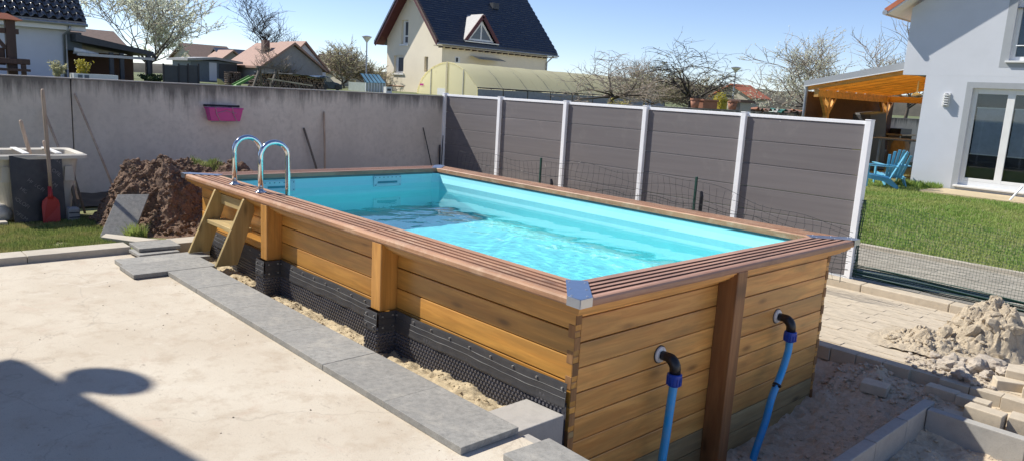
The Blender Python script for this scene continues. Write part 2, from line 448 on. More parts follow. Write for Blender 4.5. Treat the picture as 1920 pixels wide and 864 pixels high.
M['render_cream'] = m_plain('cream_render', (.86, .77, .60), .85, dirt=.04, bump=.1, scale=.8)
M['render_beige'] = m_plain('beige_render', (.50, .44, .34), .85, dirt=.1, bump=.1)
M['render_shade'] = m_plain('grey_house_render', (.34, .32, .31), .85, dirt=.1, bump=.1)
M['tile_dark'] = m_plain('glazed_dark_tile', (.045, .047, .058), .30, dirt=.1, bump=.1, var=.12, scale=5)
M['tile_dark'].node_tree.nodes['Principled BSDF'].inputs['Specular IOR Level'].default_value = 1.0
M['tile_dark'].node_tree.nodes['Principled BSDF'].inputs['Coat Weight'].default_value = .6
M['tile_dark'].node_tree.nodes['Principled BSDF'].inputs['Coat Roughness'].default_value = .28
M['tile_navy'] = m_plain('slate_navy_tile', (.022, .034, .060), .5, dirt=.1, bump=.1, var=.1)
M['tile_pink'] = m_plain('faded_pink_tile', (.40, .25, .19), .8, dirt=.2, bump=.3, scale=9, c2=(.26, .16, .13))
M['tile_brown'] = m_plain('weathered_brown_tile', (.16, .105, .085), .8, dirt=.25, bump=.3, scale=6)
M['tile_red'] = m_plain('orange_red_tile', (.50, .155, .075), .7, dirt=.15, bump=.2, scale=6)
M['maroon'] = m_plain('maroon_painted_timber', (.10, .020, .024), .55, bump=.05)
M['white_paint'] = m_plain('white_paint', (.78, .78, .76), .5, dirt=.04, bump=.02)
M['glass'] = m_glass('window_glass', mixf=0.0, tint=(.9, .93, .93))
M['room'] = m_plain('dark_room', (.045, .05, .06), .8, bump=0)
M['blind'] = m_plain('grey_blind', (.52, .55, .62), .7, bump=0)
M['charcoal'] = m_plain('charcoal_sheet', (.050, .055, .065), .55, dirt=.1, bump=.05)
M['slate_grey'] = m_plain('slate_grey_cladding', (.14, .17, .20), .6, dirt=.1, bump=.05)
M['turquoise'] = m_plain('sky_blue_chair_plastic', (.13, .42, .62), .45, bump=.02, dirt=.06)
M['yellow'] = m_plain('yellow_plastic', (.75, .68, .05), .5, bump=0)
M['brown_screen'] = m_plain('brown_reed_screen', (.11, .058, .034), .85, dirt=.2, bump=.4, scale=20)
M['kraft'] = m_plain('brown_paper', (.42, .29, .16), .8, dirt=.15, bump=.3, scale=8)
M['terracotta'] = m_plain('terracotta', (.34, .15, .09), .75, dirt=.12, bump=.1)
M['greenglaze'] = m_plain('green_glazed_tile', (.05, .17, .14), .4, bump=0)
M['poly_film'] = None
M['log_bark'] = m_plain('split_log', (.20, .14, .10), .9, dirt=.25, bump=.3, scale=14, c2=(.07, .045, .035))
M['log_end'] = m_plain('log_end_grain', (.38, .27, .18), .9, dirt=.25, bump=.2, scale=20)
M['tarp'] = m_plain('grey_tarpaulin', (.36, .36, .36), .6, dirt=.15, bump=.2)
M['car_paint'] = m_plain('dark_blue_car_paint', (.035, .055, .075), .25, .3, bump=0)
M['lime'] = m_plain('lime_plastic', (.12, .30, .06), .5, bump=0)
M['hill_wood'] = m_earth('bare_woodland_hill', ((.095, .085, .070), (.07, .072, .055), (.13, .115, .09)), .02, bump=0)
g = N('cream_polythene'); v_ = g.coords()
f_ = g.noise(g.coords((.5, 3.0, .35)), 1.0, 6, .7)
c_ = g.mix(g.ramp(f_, .58, .80), (.97, .92, .68), (.55, .47, .30))
g.done(c_, .45)
t_ = g.new('BsdfTranslucent'); g.link(c_, t_.inputs[0]); x_ = g.new('MixShader'); x_.inputs[0].default_value = .62
g.link(g.p.outputs[0], x_.inputs[1]); g.link(t_.outputs[0], x_.inputs[2]); g.link(x_.outputs[0], g.out.inputs[0])
M['poly_film'] = g.m
# terrace screed: pale, sandy, with small dark scuffs
g = N('terrace_screed'); v_ = g.coords()
a_ = g.noise(v_, .9, 8, .62); b_ = g.noise(v_, 6, 7, .7); c_ = g.noise(g.coords((9, 14, 9)), 1.0, 5, .75); d_ = g.noise(v_, 170, 2)
cl = g.mix(g.ramp(a_, .34, .66), (.61, .55, .45), (.50, .43, .335))
cl = g.mix(g.ramp(b_, .50, .74), cl, (.44, .36, .27))
cl = g.mix(g.ramp(c_, .60, .72), cl, (.33, .275, .22))
e_ = g.noise(g.coords((1, 1, 1)), 2.3, 10, .78, .8)
em = g.new('Math', operation='MULTIPLY'); g.link(g.ramp(e_, .57, .66), em.inputs[0]); em.inputs[1].default_value = .45
cl = g.mix(em.outputs[0], cl, (.52, .40, .31))
w_ = g.noise(g.coords((1, 1, 1)), 3.1, 9, .75, 1.1)
wm_ = g.new('Math', operation='MULTIPLY'); g.link(g.ramp(w_, .58, .70), wm_.inputs[0]); wm_.inputs[1].default_value = .5
cl = g.mix(wm_.outputs[0], cl, (.68, .64, .56))
# a few wandering hairline cracks
vc = g.new('TexVoronoi', feature='DISTANCE_TO_EDGE'); vc.inputs['Scale'].default_value = .62
wv_ = g.new('VectorMath', operation='ADD'); nn_ = g.new('TexNoise'); nn_.inputs['Scale'].default_value = 3.0; nn_.inputs['Detail'].default_value = 6; g.link(v_, nn_.inputs['Vector'])
sc_ = g.new('VectorMath', operation='SCALE'); sc_.inputs['Scale'].default_value = .35; g.link(nn_.outputs['Color'], sc_.inputs[0]); g.link(v_, wv_.inputs[0]); g.link(sc_.outputs[0], wv_.inputs[1]); g.link(wv_.outputs[0], vc.inputs['Vector'])
ck = g.new('Math', operation='MULTIPLY'); g.link(g.ramp(vc.outputs['Distance'], .0015, .004, (1, 1, 1, 1), (0, 0, 0, 1)), ck.inputs[0]); ck.inputs[1].default_value = .30
cl = g.mix(ck.outputs[0], cl, (.24, .20, .16))
s_ = g.new('Math', operation='MULTIPLY'); g.link(g.ramp(d_, .61, .69), s_.inputs[0]); s_.inputs[1].default_value = .6
cl = g.mix(s_.outputs[0], cl, (.22, .19, .16))
n_ = g.bump(b_, .25, .006); n_ = g.bump(d_, .25, .002, n_)
M['terrace'] = g.done(cl, .9, n_)

# ------------------------------------------------------------------ the lie of the land
GT = 1.20                                   # level of the gardens behind the retaining wall
WX = -3.586                                 # face of the retaining wall
FY = 6.054                                  # line of the composite fence
struct(MB().box(-900, 900, -900, 900, -1.4, -1.0).build('ground', M['dirt']))
struct(MB().grid(-760, WX-.22, -300, 760, 24, 24, lambda x, y: GT).build('upper_garden', M['meadow']))
struct(MB().box(.30, 12, -12, -.255, -.9, 0).build('terrace', M['terrace']))
struct(MB().box(5.23, 12, -.254, -.20, -.9, -.004).build('terrace_edge', M['block']))
struct(MB().grid(WX, .30, -9, .12, 60, 60, lambda x, y: .012*fbm(x*1.5, y*1.5) - .07*max(0, min(1, (-x-1.6)/1.4))).build('lawn', M['lawn_soil']))
struct(MB().grid(WX, .145, .12, FY+.5, 60, 80, lambda x, y: -.10+.05*fbm(x*2.2, y*2.2, 3)).build('earth_behind_pool', M['dirt']))
struct(MB().grid(-4, 14, 8.45, 70, 30, 60, lambda x, y: -.262+.02*fbm(x*.5, y*.5)).build('neighbour_lawn', M['lawn_soil']))
struct(MB().box(-4, 14, 6.12, 8.45, -.5, -.300).build('garden_path', M['joint']))
struct(MB().box(.9, 4.2, 17.9, 19.4, -.5, -.225).build('house_apron', m_concrete('sandy_apron', (.58, .47, .30))))

# blades of grass, one object per lawn
def grass(name, mat, label, n, region, zf, h, w, seed, keep=None, lean=.45):
    rg = np.random.default_rng(seed)
    x0, x1, y0, y1 = region
    X = rg.uniform(x0, x1, n); Y = rg.uniform(y0, y1, n)
    if keep is not None:
        k = np.array([keep(a, b) for a, b in zip(X, Y)]); X = X[k]; Y = Y[k]
    n = len(X)
    Z = np.array([zf(a, b) for a, b in zip(X, Y)])-.006
    H = h*rg.uniform(.55, 1.25, n); A = rg.uniform(0, 2*PI, n); Wd = w*rg.uniform(.6, 1.2, n)
    L = lean*rg.uniform(0, 1, n)*H; B = rg.uniform(0, 2*PI, n)
    dx = np.cos(A)*Wd/2; dy = np.sin(A)*Wd/2
    mx = X+np.cos(B)*L*.35; my = Y+np.sin(B)*L*.35
    V = np.empty((n, 5, 3))
    V[:, 0] = np.stack([X-dx, Y-dy, Z], 1); V[:, 1] = np.stack([X+dx, Y+dy, Z], 1)
    V[:, 2] = np.stack([mx+dx*.8, my+dy*.8, Z+H*.6], 1); V[:, 3] = np.stack([mx-dx*.8, my-dy*.8, Z+H*.6], 1)
    V[:, 4] = np.stack([X+np.cos(B)*L, Y+np.sin(B)*L, Z+H], 1)
    i = np.arange(n)[:, None]*5
    F = np.concatenate([i+np.array([[0, 1, 2]]), i+np.array([[0, 2, 3]]), i+np.array([[3, 2, 4]])], 0)
    o = place(name, np_mesh(name, V.reshape(-1, 3), F), mat, kind='stuff')
    o['label'] = label; o['category'] = 'grass'
    return o
def lawn_z(x, y): return .012*fbm(x*1.5, y*1.5) - .07*max(0, min(1, (-x-1.6)/1.4))
def left_keep(x, y):
    return (x > -1.55+.25*fbm(y*2, 1.3)) and (x < .15+.03*fbm(y*5, 2)) and (y < -.42+.18*fbm(x*3, 4.)+max(0, -.3-x)*.22) and fbm(x*2.6, y*2.6, 9) > -.55
grass('lawn_grass', M['blade'], 'short patchy grass in front of the white tub and the shovel', 62000, (-1.9, .18, -2.6, -.2), lawn_z, .042, .0075, 3, left_keep)
grass('garden_grass', M['blade2'], 'thick green lawn in front of the grey house', 150000, (-4, 9.5, 8.46, 21.5),
      lambda x, y: -.262+.02*fbm(x*.5, y*.5), .055, .016, 5, lambda x, y: not (.85 < x < 4.3 and y > 17.75+.12*fbm(x*3, 1)) and y < 19.3+.3*(x < .1))
# ------------------------------------------------------------------ the pool
L_, W_, CW = 5.33, 3.227, .274
CT = .669                                     # top of the coping
O_ = .14                                      # coping overhang
WL = .41                                      # water level
WT = .045                                     # wall thickness
X0, X1, Y0, Y1 = O_, L_-O_, O_, W_-O_         # outer faces of the wall
pool = thing('swimming_pool', 'rectangular above-ground pool clad in brown wooden planks, filled with turquoise water', 'swimming pool', (L_/2, W_/2, -.77))

def sweep(mb, prof, side):
    """mitred run of a closed profile [(inset, z)] round one side of the pool"""
    def pt(t, z, e):
        if side == 'left': return (L_-t if e else t, t, z)
        if side == 'right': return (t if e else L_-t, W_-t, z)
        if side == 'near': return (L_-t, W_-t if e else t, z)
        return (t, t if e else W_-t, z)
    n = len(prof)
    vs = [pt(t, z, 0) for t, z in prof]+[pt(t, z, 1) for t, z in prof]
    fs = [tuple(range(n-1, -1, -1)), tuple(range(n, 2*n))]+[(i, (i+1) % n, n+(i+1) % n, n+i) for i in range(n)]
    mb.add(vs, fs)
# coping: rounded nose, five ribs, four grooves
prof = [(.004, CT-.045), (0, CT-.036), (0, CT-.014), (.006, CT-.004), (.018, CT)]
ribs = 5; rw = (CW-.018)/ribs
for i in range(ribs):
    a = .018+i*rw; b = a+rw
    if i < ribs-1:
        prof += [(b-.027, CT), (b-.024, CT-.010), (b-.004, CT-.010), (b-.001, CT)]
prof += [(CW-.004, CT), (CW, CT-.004), (CW, CT-.045)]
for side in ('left', 'right', 'near', 'far'):
    mb = MB(); sweep(mb, prof, side)
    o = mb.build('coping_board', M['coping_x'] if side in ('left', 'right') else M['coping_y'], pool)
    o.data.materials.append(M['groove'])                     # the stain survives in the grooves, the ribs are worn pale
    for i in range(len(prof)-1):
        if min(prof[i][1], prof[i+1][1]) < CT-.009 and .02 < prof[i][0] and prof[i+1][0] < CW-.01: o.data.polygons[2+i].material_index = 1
# stepped moulding under the overhang
mp = [(.020, CT-.046), (.020, CT-.060), (.036, CT-.066), (.038, CT-.080), (.060, CT-.086), (.062, CT-.098), (.086, CT-.106), (.088, CT-.116),
      (O_-.018, CT-.126), (O_-.004, CT-.130), (O_+.01, CT-.130), (O_+.01, CT-.046)]
for side in ('left', 'right', 'near', 'far'):
    mb = MB(); sweep(mb, mp, side)
    mb.build('moulding', M['plank'] if side in ('left', 'right') else M['plank_end'], pool)
# corner caps of folded sheet metal
def cap(cx, cy, sx, sy):
    P = [(-.003, -.003), (.085, -.003), (.316, .232), (.232, .316), (-.003, .085)]
    w = lambda u, v, z: (cx+sx*u, cy+sy*v, z)
    mb = MB(); z0, z1 = CT+.0015, CT+.005
    mb.add([w(u, v, z0) for u, v in P]+[w(u, v, z1) for u, v in P], [(4, 3, 2, 1, 0), (5, 6, 7, 8, 9)]+[(i, (i+1) % 5, 5+(i+1) % 5, 5+i) for i in range(5)])
    for a, b in (((-.006, -.006), (.085, -.003)), ((-.006, -.006), (-.003, .085))):
        q = [w(a[0], a[1], CT+.004), w(b[0], b[1], CT+.004), w(b[0], b[1], CT-.042), w(a[0], a[1], CT-.042)]
        n = (-.003, 0) if a[0]-b[0] == a[1]-b[1] else (0, 0)
        d = (0, -.003) if abs(b[1]) < .01 else (-.003, 0)
        q2 = [(p[0]+sx*d[0], p[1]+sy*d[1], p[2]) for p in q]
        mb.hexa(q+q2)
    o = mb.build('corner_cap', M['alu'], pool)
    s = MB()
    for u, v in ((.075, .02), (.17, .11), (.27, .21), (.02, .075), (.11, .17), (.21, .27)):
        s.lathe(w(u, v, z1), [(.007, 0), (.006, .003), (.002, .004)], 8)
    s.build('screws', M['screw'], o, kind='stuff')
cap(0, 0, 1, 1); cap(L_, 0, -1, 1); cap(L_, W_, -1, -1); cap(0, W_, 1, -1)
# plank courses, half-lapped at the corners: side courses and end courses are offset by half a board
PP = .14
POSTS_X = (1.77, 3.466); PWD = .115
side_seams = [.586-i*PP for i in range(10)]
end_seams = [.516-i*PP for i in range(10)]
bays = [(X0, POSTS_X[0]+PWD/2), (POSTS_X[0]+PWD/2, POSTS_X[1]+PWD/2), (POSTS_X[1]+PWD/2, X1)]
for (ya, yb, sgn) in ((Y0, Y0+WT, -1), (Y1-WT, Y1, 1)):
    for xa, xb in bays:
        zt = CT-.046
        for zb in side_seams[:6 if sgn < 0 else 10]:
            zb = max(zb, -.77)
            j = rnd(-.002, .002)
            MB().box(xa+.001, xb-.001, ya+j, yb+j, zb+.0025, zt-.0025).build('plank', M['plank'], pool, bevel=.005)
            zt = zb
            if zb <= -.77: break
        if sgn < 0: MB().box(xa, xb, ya+.006, yb, -.77, side_seams[5]-.002).build('lower_wall', M['plank_raw'], pool)
EPY = (1.48, 1.595)
for (xa, xb, near) in ((X1-WT, X1, 1), (X0, X0+WT, 0)):
    for ya, yb in ((Y0+WT+.001, 1.5375), (1.5375, Y1-WT-.001)):
        zt = CT-.046
        for zb in end_seams:
            zb = max(zb, -.77)
            j = rnd(-.002, .002)
            raw = zb < -.59
            MB().box(xa+j, xb+j, ya, yb-.001, zb+.0025, zt-.0025).build('plank', M['plank_raw'] if raw else M['plank_end'], pool, bevel=.005)
            zt = zb
# lapped board ends that show at the corners
for y_, s_ in ((Y0, -1), (Y1, 1)):
    zc = [.586-PP*i+PP/2 for i in range(10)]
    for z in zc:
        if z < -.74 or z > .6: continue
        MB().box(X1-.002, X1+.003, y_-.001 if s_ < 0 else y_-.044, y_+.044 if s_ < 0 else y_+.001, z-.036, z+.036).build('board_end', M['end_grain'], pool, bevel=.002)
    if s_ < 0:
        for i in range(4):
            z = .516-PP*i+PP/2-.004
            if z > .6 or z < .13: continue
            MB().box(X1-.046, X1-.001, Y0-.003, Y0+.002, z-.036, z+.036).build('board_end', M['end_grain'], pool, bevel=.002)
# corner uprights that carry the lapped ends
for xa in (X0, X1-WT-.002):
    for ya in (Y0, Y1-WT-.002):
        MB().box(xa+.003, xa+WT-.001, ya+.003, ya+WT-.001, -.77, CT-.047).build('corner_core', M['end_grain'], pool)
# posts
for px in POSTS_X:
    MB().box(px, px+PWD, .006, Y0+.001, .160, CT-.047).build('post', M['post_wood'], pool, bevel=.006)
    MB().box(px, px+PWD, Y1-.001, W_-.006, -.77, CT-.047).build('post', M['post_wood'], pool, bevel=.006)
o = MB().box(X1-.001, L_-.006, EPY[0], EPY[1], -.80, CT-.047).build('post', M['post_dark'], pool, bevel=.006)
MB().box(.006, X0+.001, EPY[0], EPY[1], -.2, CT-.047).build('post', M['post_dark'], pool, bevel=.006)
# liner: a folded blue sheet, floor and four walls, with a soft crease above the water line
I0, I1, J0, J1 = CW-.012, L_-CW+.012, CW-.012, W_-CW+.012
mb = MB()
ch = .07
ring = [(I0+ch, J0), (I1-ch, J0), (I1, J0+ch), (I1, J1-ch), (I1-ch, J1), (I0+ch, J1), (I0, J1-ch), (I0, J0+ch)]
lv = [(CT-.060, 0.0), (CT-.11, .004), (.50, .016), (.44, .004), (.30, .0), (-.70, .01), (-.75, .05)]
cxm, cym = (I0+I1)/2, (J0+J1)/2
vs = []
for z, ins in lv:
    for x, y in ring: vs.append((x+(cxm > x)*ins-(cxm < x)*ins, y+(cym > y)*ins-(cym < y)*ins, z))
fs = []
for i in range(len(lv)-1):
    for k in range(8):
        k2 = (k+1) % 8; fs.append((i*8+k2, i*8+k, (i+1)*8+k, (i+1)*8+k2))
fs.append(tuple((len(lv)-1)*8+k for k in range(8)))
mb.add(vs, fs)
liner = mb.build('liner', M['liner'], pool)
# dark rail that clips the liner under the coping
mb = MB(); rp = [(CW-.030, CT-.046), (CW-.030, CT-.066), (CW-.008, CT-.066), (CW-.008, CT-.046)]
for side in ('left', 'right', 'near', 'far'): sweep(mb, rp, side)
mb.build('liner_rail', M['liner_rail'], pool)
# skimmer plates on the far wall
for y0, y1, z0, z1 in ((2.05, 2.43, .475, .600), (.71, 1.07, .475, .590)):
    xa = I0+.012
    o = MB().box(xa, xa+.012, y0, y1, z0, z1).build('skimmer_plate', M['skimmer'], pool, bevel=.003)
    MB().box(xa+.0125, xa+.016, y0+.05, y1-.06, z0+.040, z0+.062).build('slot', M['slot'], o)
    MB().box(xa+.0125, xa+.020, y0+.03, y1-.04, z0+.010, z0+.034).build('weir_flap', M['skimmer'], o)
    s = MB()
    for i in range(7):
        yy = lerp(y0+.02, y1-.02, i/6); s.obox((xa+.013, yy, z1-.018), (.004, .011, .011))
        if i in (0, 6): s.obox((xa+.013, yy, z0+.018), (.004, .011, .011))
    s.build('screws', M['slot'], o, kind='stuff')
# dimpled foundation membrane round the buried foot of the left side, wrapping each post
path = [(X0+.02, Y0)]
for px in POSTS_X: path += [(px-.02, Y0), (px-.02, 0), (px+PWD+.02, 0), (px+PWD+.02, Y0)]
path += [(X1-.005, Y0)]
path = [(x, y-.022) for x, y in path]
segs = []; tot = 0
for a, b in zip(path[:-1], path[1:]):
    d = math.hypot(b[0]-a[0], b[1]-a[1]); segs.append((a, b, tot, d)); tot += d
def along(s):
    for a, b, t, d in segs:
        if s <= t+d+1e-9:
            k = (s-t)/d; tx, ty = (b[0]-a[0])/d, (b[1]-a[1])/d
            return a[0]+tx*k*d, a[1]+ty*k*d, ty, -tx       # point and outward normal (towards -y / outwards)
    a, b, t, d = segs[-1]; return b[0], b[1], 0, -1
sheet = MB(); ns = 420
for i in range(ns):
    s0, s1 = tot*i/ns, tot*(i+1)/ns
    p, q = along(s0), along(s1)
    sheet.add([(p[0], p[1], -.34), (q[0], q[1], -.34), (q[0], q[1], .06), (p[0], p[1], .06)], [(0, 1, 2, 3)])
sheet.build('membrane_sheet', M['membrane'], pool)
V = []; F = []
dp = .0285; rows = 13
for r in range(rows):
    z = .050-r*dp*.87
    for i in range(int(tot/dp)):
        s = (i+(.5 if r % 2 else 0))*dp+.01
        if s > tot-.01: continue
        x, y, nx, ny = along(s); tx, ty = -ny, nx
        b = len(V)
        for rad, out in ((.0125, .001), (.0085, .010)):
            for k in range(6):
                a = k*PI/3; ca, sa = math.cos(a)*rad, math.sin(a)*rad
                V.append((x+tx*ca+nx*out, y+ty*ca+ny*out, z+sa))
        for k in range(6): k2 = (k+1) % 6; F.append((b+k, b+k2, b+6+k2, b+6+k))
        F.append(tuple(b+6+k for k in range(6)))
mb = MB(); mb.v = V; mb.f = F
mb.build('dimples', M['membrane'], pool, kind='stuff')
# the flat nailed band along its top, buckled, with three raised ribs; it sags and its lower edge flaps away
def band(s0, s1, straight=False):
    mb = MB(); n = max(6, int((s1-s0)/.03)); prof = []
    K = [(.162, .004), (.150, .006), (.117, .008), (.114, .0100), (.111, .008), (.081, .009), (.078, .0110), (.075, .009), (.052, .010), (.036, .012), (.028, .010)]
    W = []
    for i in range(n+1):
        s = lerp(s0, s1, i/n); x, y, nx, ny = along(min(s, tot-1e-4))
        wob = 0 if straight else .006*math.sin(s*17)+.004*math.sin(s*31+1)
        for j, (z, o) in enumerate(K):
            e = j/(len(K)-1)
            out = o+(.002+wob*.35)*e
            zz = z-wob*.35*e-.006*(0 if straight else abs(math.sin(s*9)))*e*e+(0 if straight else .004*math.sin(s*7))
            W.append((x+nx*out, y+ny*out, zz))
    m = len(K)
    F = [(i*m+j, i*m+j+1, (i+1)*m+j+1, (i+1)*m+j) for i in range(n) for j in range(m-1)]
    mb.add(W, F); return mb
corn = [t for a, b, t, d in segs]+[tot]
for a, b in zip(corn[:-1], corn[1:]):
    o = band(a+.002, b-.002, straight=(b-a) < .3).build('membrane_band', M['band'], pool, smooth=False)
    sm = o.modifiers.new('thick', 'SOLIDIFY'); sm.thickness = .003
    s = MB(); k = max(2, int((b-a)/.16))
    for i in range(k):
        x, y, nx, ny = along(lerp(a+.03, b-.03, i/(k-1))); s.obox((x+nx*.010, y+ny*.010, .135), (.010, .010, .010))
        if (b-a) < .3: s.obox((x+nx*.014, y+ny*.014, .060), (.010, .010, .010))
    s.build('nails', M['screw'], o, kind='stuff')
# ---- water
rw_ = random.Random(21)
WV = []
for i in range(46):
    lam = rw_.uniform(.11, .50) if i < 34 else rw_.uniform(.06, .10)
    th = rw_.gauss(R(62), R(75))
    k = 2*PI/lam
    WV.append((k*math.cos(th), k*math.sin(th), rw_.uniform(0, 6.28), (.0025 if i < 34 else .0019)/k*rw_.uniform(.6, 1.3)))
WA = np.array(WV)
gx = np.linspace(I0+.018, I1-.018, 441); gy = np.linspace(J0+.018, J1-.018, 251)
GX, GY = np.meshgrid(gx, gy)
GZ = np.zeros_like(GX)
# ripples die down into a calm patch in the far left corner
warp = .09*np.sin(GX*2.3+GY*1.7)+.07*np.sin(GY*3.1-GX*1.2)+.03*np.sin(GX*6.1+GY*4.3+1)
for kx, ky, ph, am in WA: GZ += am*np.sin(kx*(GX+warp)+ky*(GY-warp)+ph)
calm = 1/(1+np.exp(-((GX-.9)*1.6+(GY-1.9)*1.5)*2.2))
GZ = WL+GZ*(.16+.84*calm)
wi = np.arange(440)[None, :]+441*np.arange(250)[:, None]
WF = np.stack([wi, wi+1, wi+442, wi+441], -1).reshape(-1, 4)
wg = N('pool_water')
WATER_REFR = True
g = wg
g.p.inputs['Base Color'].default_value = (.52, .995, .985, 1); g.p.inputs['Roughness'].default_value = 0.0
g.p.inputs['IOR'].default_value = 1.333; g.p.inputs['Transmission Weight'].default_value = 1.0
sun.cycles.is_caustics_light = True
water = struct(place('water', np_mesh('water', np.stack([GX, GY, GZ], -1).reshape(-1, 3), WF), g.m, smooth=True))
if WATER_REFR:
    water.cycles.is_caustics_caster = True; liner.cycles.is_caustics_receiver = True
# ------------------------------------------------------------------ things at the pool
# stainless ladder: two hooped rails with rungs below the water
lad = thing('pool_ladder', 'shiny stainless steel pool ladder with two arched handrails', 'ladder', (1.21, .14, CT))
RX = (.936, 1.483)
for rx in RX:
    pts = [(rx, .140, CT-.02), (rx, .140, .97)]
    for i in range(1, 12):
        a = PI-PI*i/12; pts.append((rx, .265+.125*math.cos(a), .975+.125*math.sin(a)))
    pts += [(rx, .390, .97), (rx, .390, .4), (rx, .385, -.45)]
    o = MB().tube(pts, .0225, 16).build('handrail', M['steel'], lad, smooth=True)
    MB().lathe((rx, .140, CT), [(.050, 0), (.050, .004), (.040, .010), (.027, .014), (.027, .022), (.0228, .024)], 24).build('base_flange', M['steel'], o, smooth=True)
for z in (.22, -.03, -.28):
    MB().box(RX[0], RX[1], .355, .425, z-.012, z+.012).build('rung', M['white_plastic'], lad)
# wooden steps hooked on the coping
st = thing('wooden_steps', 'small yellowish raw pine step ladder leaning against the pool side', 'steps', (1.1, -.15, .042))
SX = (.795, 1.415); th = .034
for i, sx in enumerate(SX):
    dz = (.0, .012)[i]
    P = [(-.245, .045), (-.055, .045), (.100, .50), (.088, .604), (.010, .612), (.000, .600)]
    MB().prism(P, lambda p, q, t: (t, p, q), sx, sx+th).build('stringer', M['step_wood'], st, bevel=.003)
MB().box(SX[0]+th+.001, SX[1]-.001, -.085, .090, .312, .346).build('tread', M['step_tread'], st, bevel=.004)
MB().box(SX[0]+th+.001, SX[1]-.001, .052, .080, .478, .572).build('top_rail', M['step_tread'], st, bevel=.003)
# blue suction and return hoses on the end wall
def hose(y, label, pts, clamp=None):
    t = thing('pool_hose', label, 'hose', (X1, y, .168))
    z = .168
    # flange turned about the x axis
    def ringx(mb, prof, n=24):
        vs = []; fs = []; m = len(prof)
        for r, x in prof:
            for k in range(n): vs.append((x, y+r*math.cos(2*PI*k/n), z+r*math.sin(2*PI*k/n)))
        for i in range(m-1):
            for k in range(n): k2 = (k+1) % n; fs.append((i*n+k, i*n+k2, (i+1)*n+k2, (i+1)*n+k))
        fs.append(tuple((m-1)*n+k for k in range(n)))
        mb.add(vs, fs); return mb
    ringx(MB(), [(.056, X1-.004), (.056, X1+.002)]).build('rubber_gasket', M['black_plastic'], t, smooth=False)
    ringx(MB(), [(.049, X1+.002), (.049, X1+.010), (.044, X1+.016), (.030, X1+.018)]).build('flange', M['white_plastic'], t)
    s = MB()
    for k in range(6):
        a = k*PI/3+.3; s.obox((X1+.018, y+.037*math.cos(a), z+.037*math.sin(a)), (.004, .007, .007))
    s.build('screws', M['screw'], t, kind='stuff')
    ex = X1+.115
    el = [(X1+.012, y, z), (X1+.055, y, z)]
    for i in range(1, 8):
        a = (PI/2)*i/8; el.append((X1+.055+.062*math.sin(a), y, z-.062*(1-math.cos(a))))
    el.append((X1+.117, y, z-.085))
    MB().tube(el, [.028, .028, .031, .033, .034, .034, .034, .034, .033, .033], 18).build('elbow', M['black_plastic'], t, smooth=True)
    ex = X1+.117
    n = MB().lathe((ex, y, z-.160), [(.030, 0), (.036, .004), (.038, .012), (.041, .045), (.043, .052), (.043, .074), (.037, .078), (.030, .078)], 28)
    nut = n.build('compression_nut', M['blue_plastic'], t)
    r = MB()
    for k in range(14):
        a = 2*PI*k/14; r.obox((ex+.042*math.cos(a), y+.042*math.sin(a), z-.125), (.007, .007, .05), Matrix.Rotation(a, 3, 'Z'))
    r.build('nut_ribs', M['blue_plastic'], nut, kind='stuff')
    P = [Vector((ex, y, z-.150))]+[Vector(p) for p in pts]
    S = []
    for i in range(len(P)-1):                      # Catmull-Rom through the points
        p0 = P[max(i-1, 0)]; p1 = P[i]; p2 = P[i+1]; p3 = P[min(i+2, len(P)-1)]
        for k in range(8):
            u = k/8; S.append(.5*((2*p1)+(p2-p0)*u+(2*p0-5*p1+4*p2-p3)*u*u+(3*p1-p0-3*p2+p3)*u**3))
    S.append(P[-1])
    MB().tube(S, .0255, 16).build('hose', M['blue_hose'], t, smooth=True)
    if clamp is not None:
        p = S[clamp]; d = (S[clamp+1]-S[clamp]).normalized()
        c = MB().tube([p-d*.007, p+d*.007], .029, 16); c.obox(p+Vector((.028, -.012, 0)), (.02, .016, .014)); c.obox(p+Vector((0, -.036, .004)), (.014, .028, .010))
        c.build('hose_clamp', M['black_plastic'], t)
hose(.910, 'straight blue hose on black elbow, left of the dark post on the pool end', [(X1+.120, .893, -.10), (X1+.125, .870, -.30), (X1+.130, .840, -.50), (X1+.140, .800, -.80)])
hose(2.320, 'curved blue hose with a black clamp, right of the dark post on the pool end', [(X1+.120, 2.310, -.07), (X1+.128, 2.235, -.20), (X1+.135, 2.120, -.36), (X1+.140, 2.060, -.52), (X1+.150, 1.940, -.72), (X1+.165, 1.880, -.82)], 20)

# ------------------------------------------------------------------ slabs and kerbs round the terrace
SLG = 'grey edging slabs beside the pool'
def slab(x0, x1, y0, y1, z1, label, th=.036, mat='slab', tilt=0.0, grp=SLG, cat='paving slab', name='paving_slab', bev=.004):
    c = ((x0+x1)/2, (y0+y1)/2, z1-th)
    o = MB().box(x0, x1, y0, y1, z1-th, z1).build(name, M[mat], at=c, bevel=bev)
    if tilt: o.rotation_euler = (0, 0, tilt)
    return tag(o, label, cat, grp)
xs = [1.374, 2.0, 2.646, 3.294, 3.94, 4.578, 5.214]
lab = ['grey slab along the trench where the row turns the corner near the steps', 'grey slab with a small dark mark, beside the right foot of the wooden steps',
       'grey edging slab beside the pool post nearest the steps, in the sun', 'grey edging slab midway between the two pool posts', 'grey edging slab beside the pool post nearer the metal corner',
       'last but one grey edging slab before the raw concrete block', 'nearest long grey edging slab, its end overhanging the pale concrete']
TIGHT = (2.646, 3.294, 4.578)
for i, (a, b) in enumerate(zip(xs[:-1], xs[1:])):
    slab(a+(.0003 if a in TIGHT else .0025), b-(.0003 if b in TIGHT else .0025), -.612, -.252+rnd(-.002, .002), .038, lab[i] if i != 5 else lab[6], bev=.0015)
slab(.992, 1.371, -.872, -.205, .040, 'grey slab laid crosswise under the left foot of the wooden steps')
slab(.742, .986, -.842, -.11, .038, 'narrow grey slab at the far end of the row, behind the crosswise slab', tilt=.01)
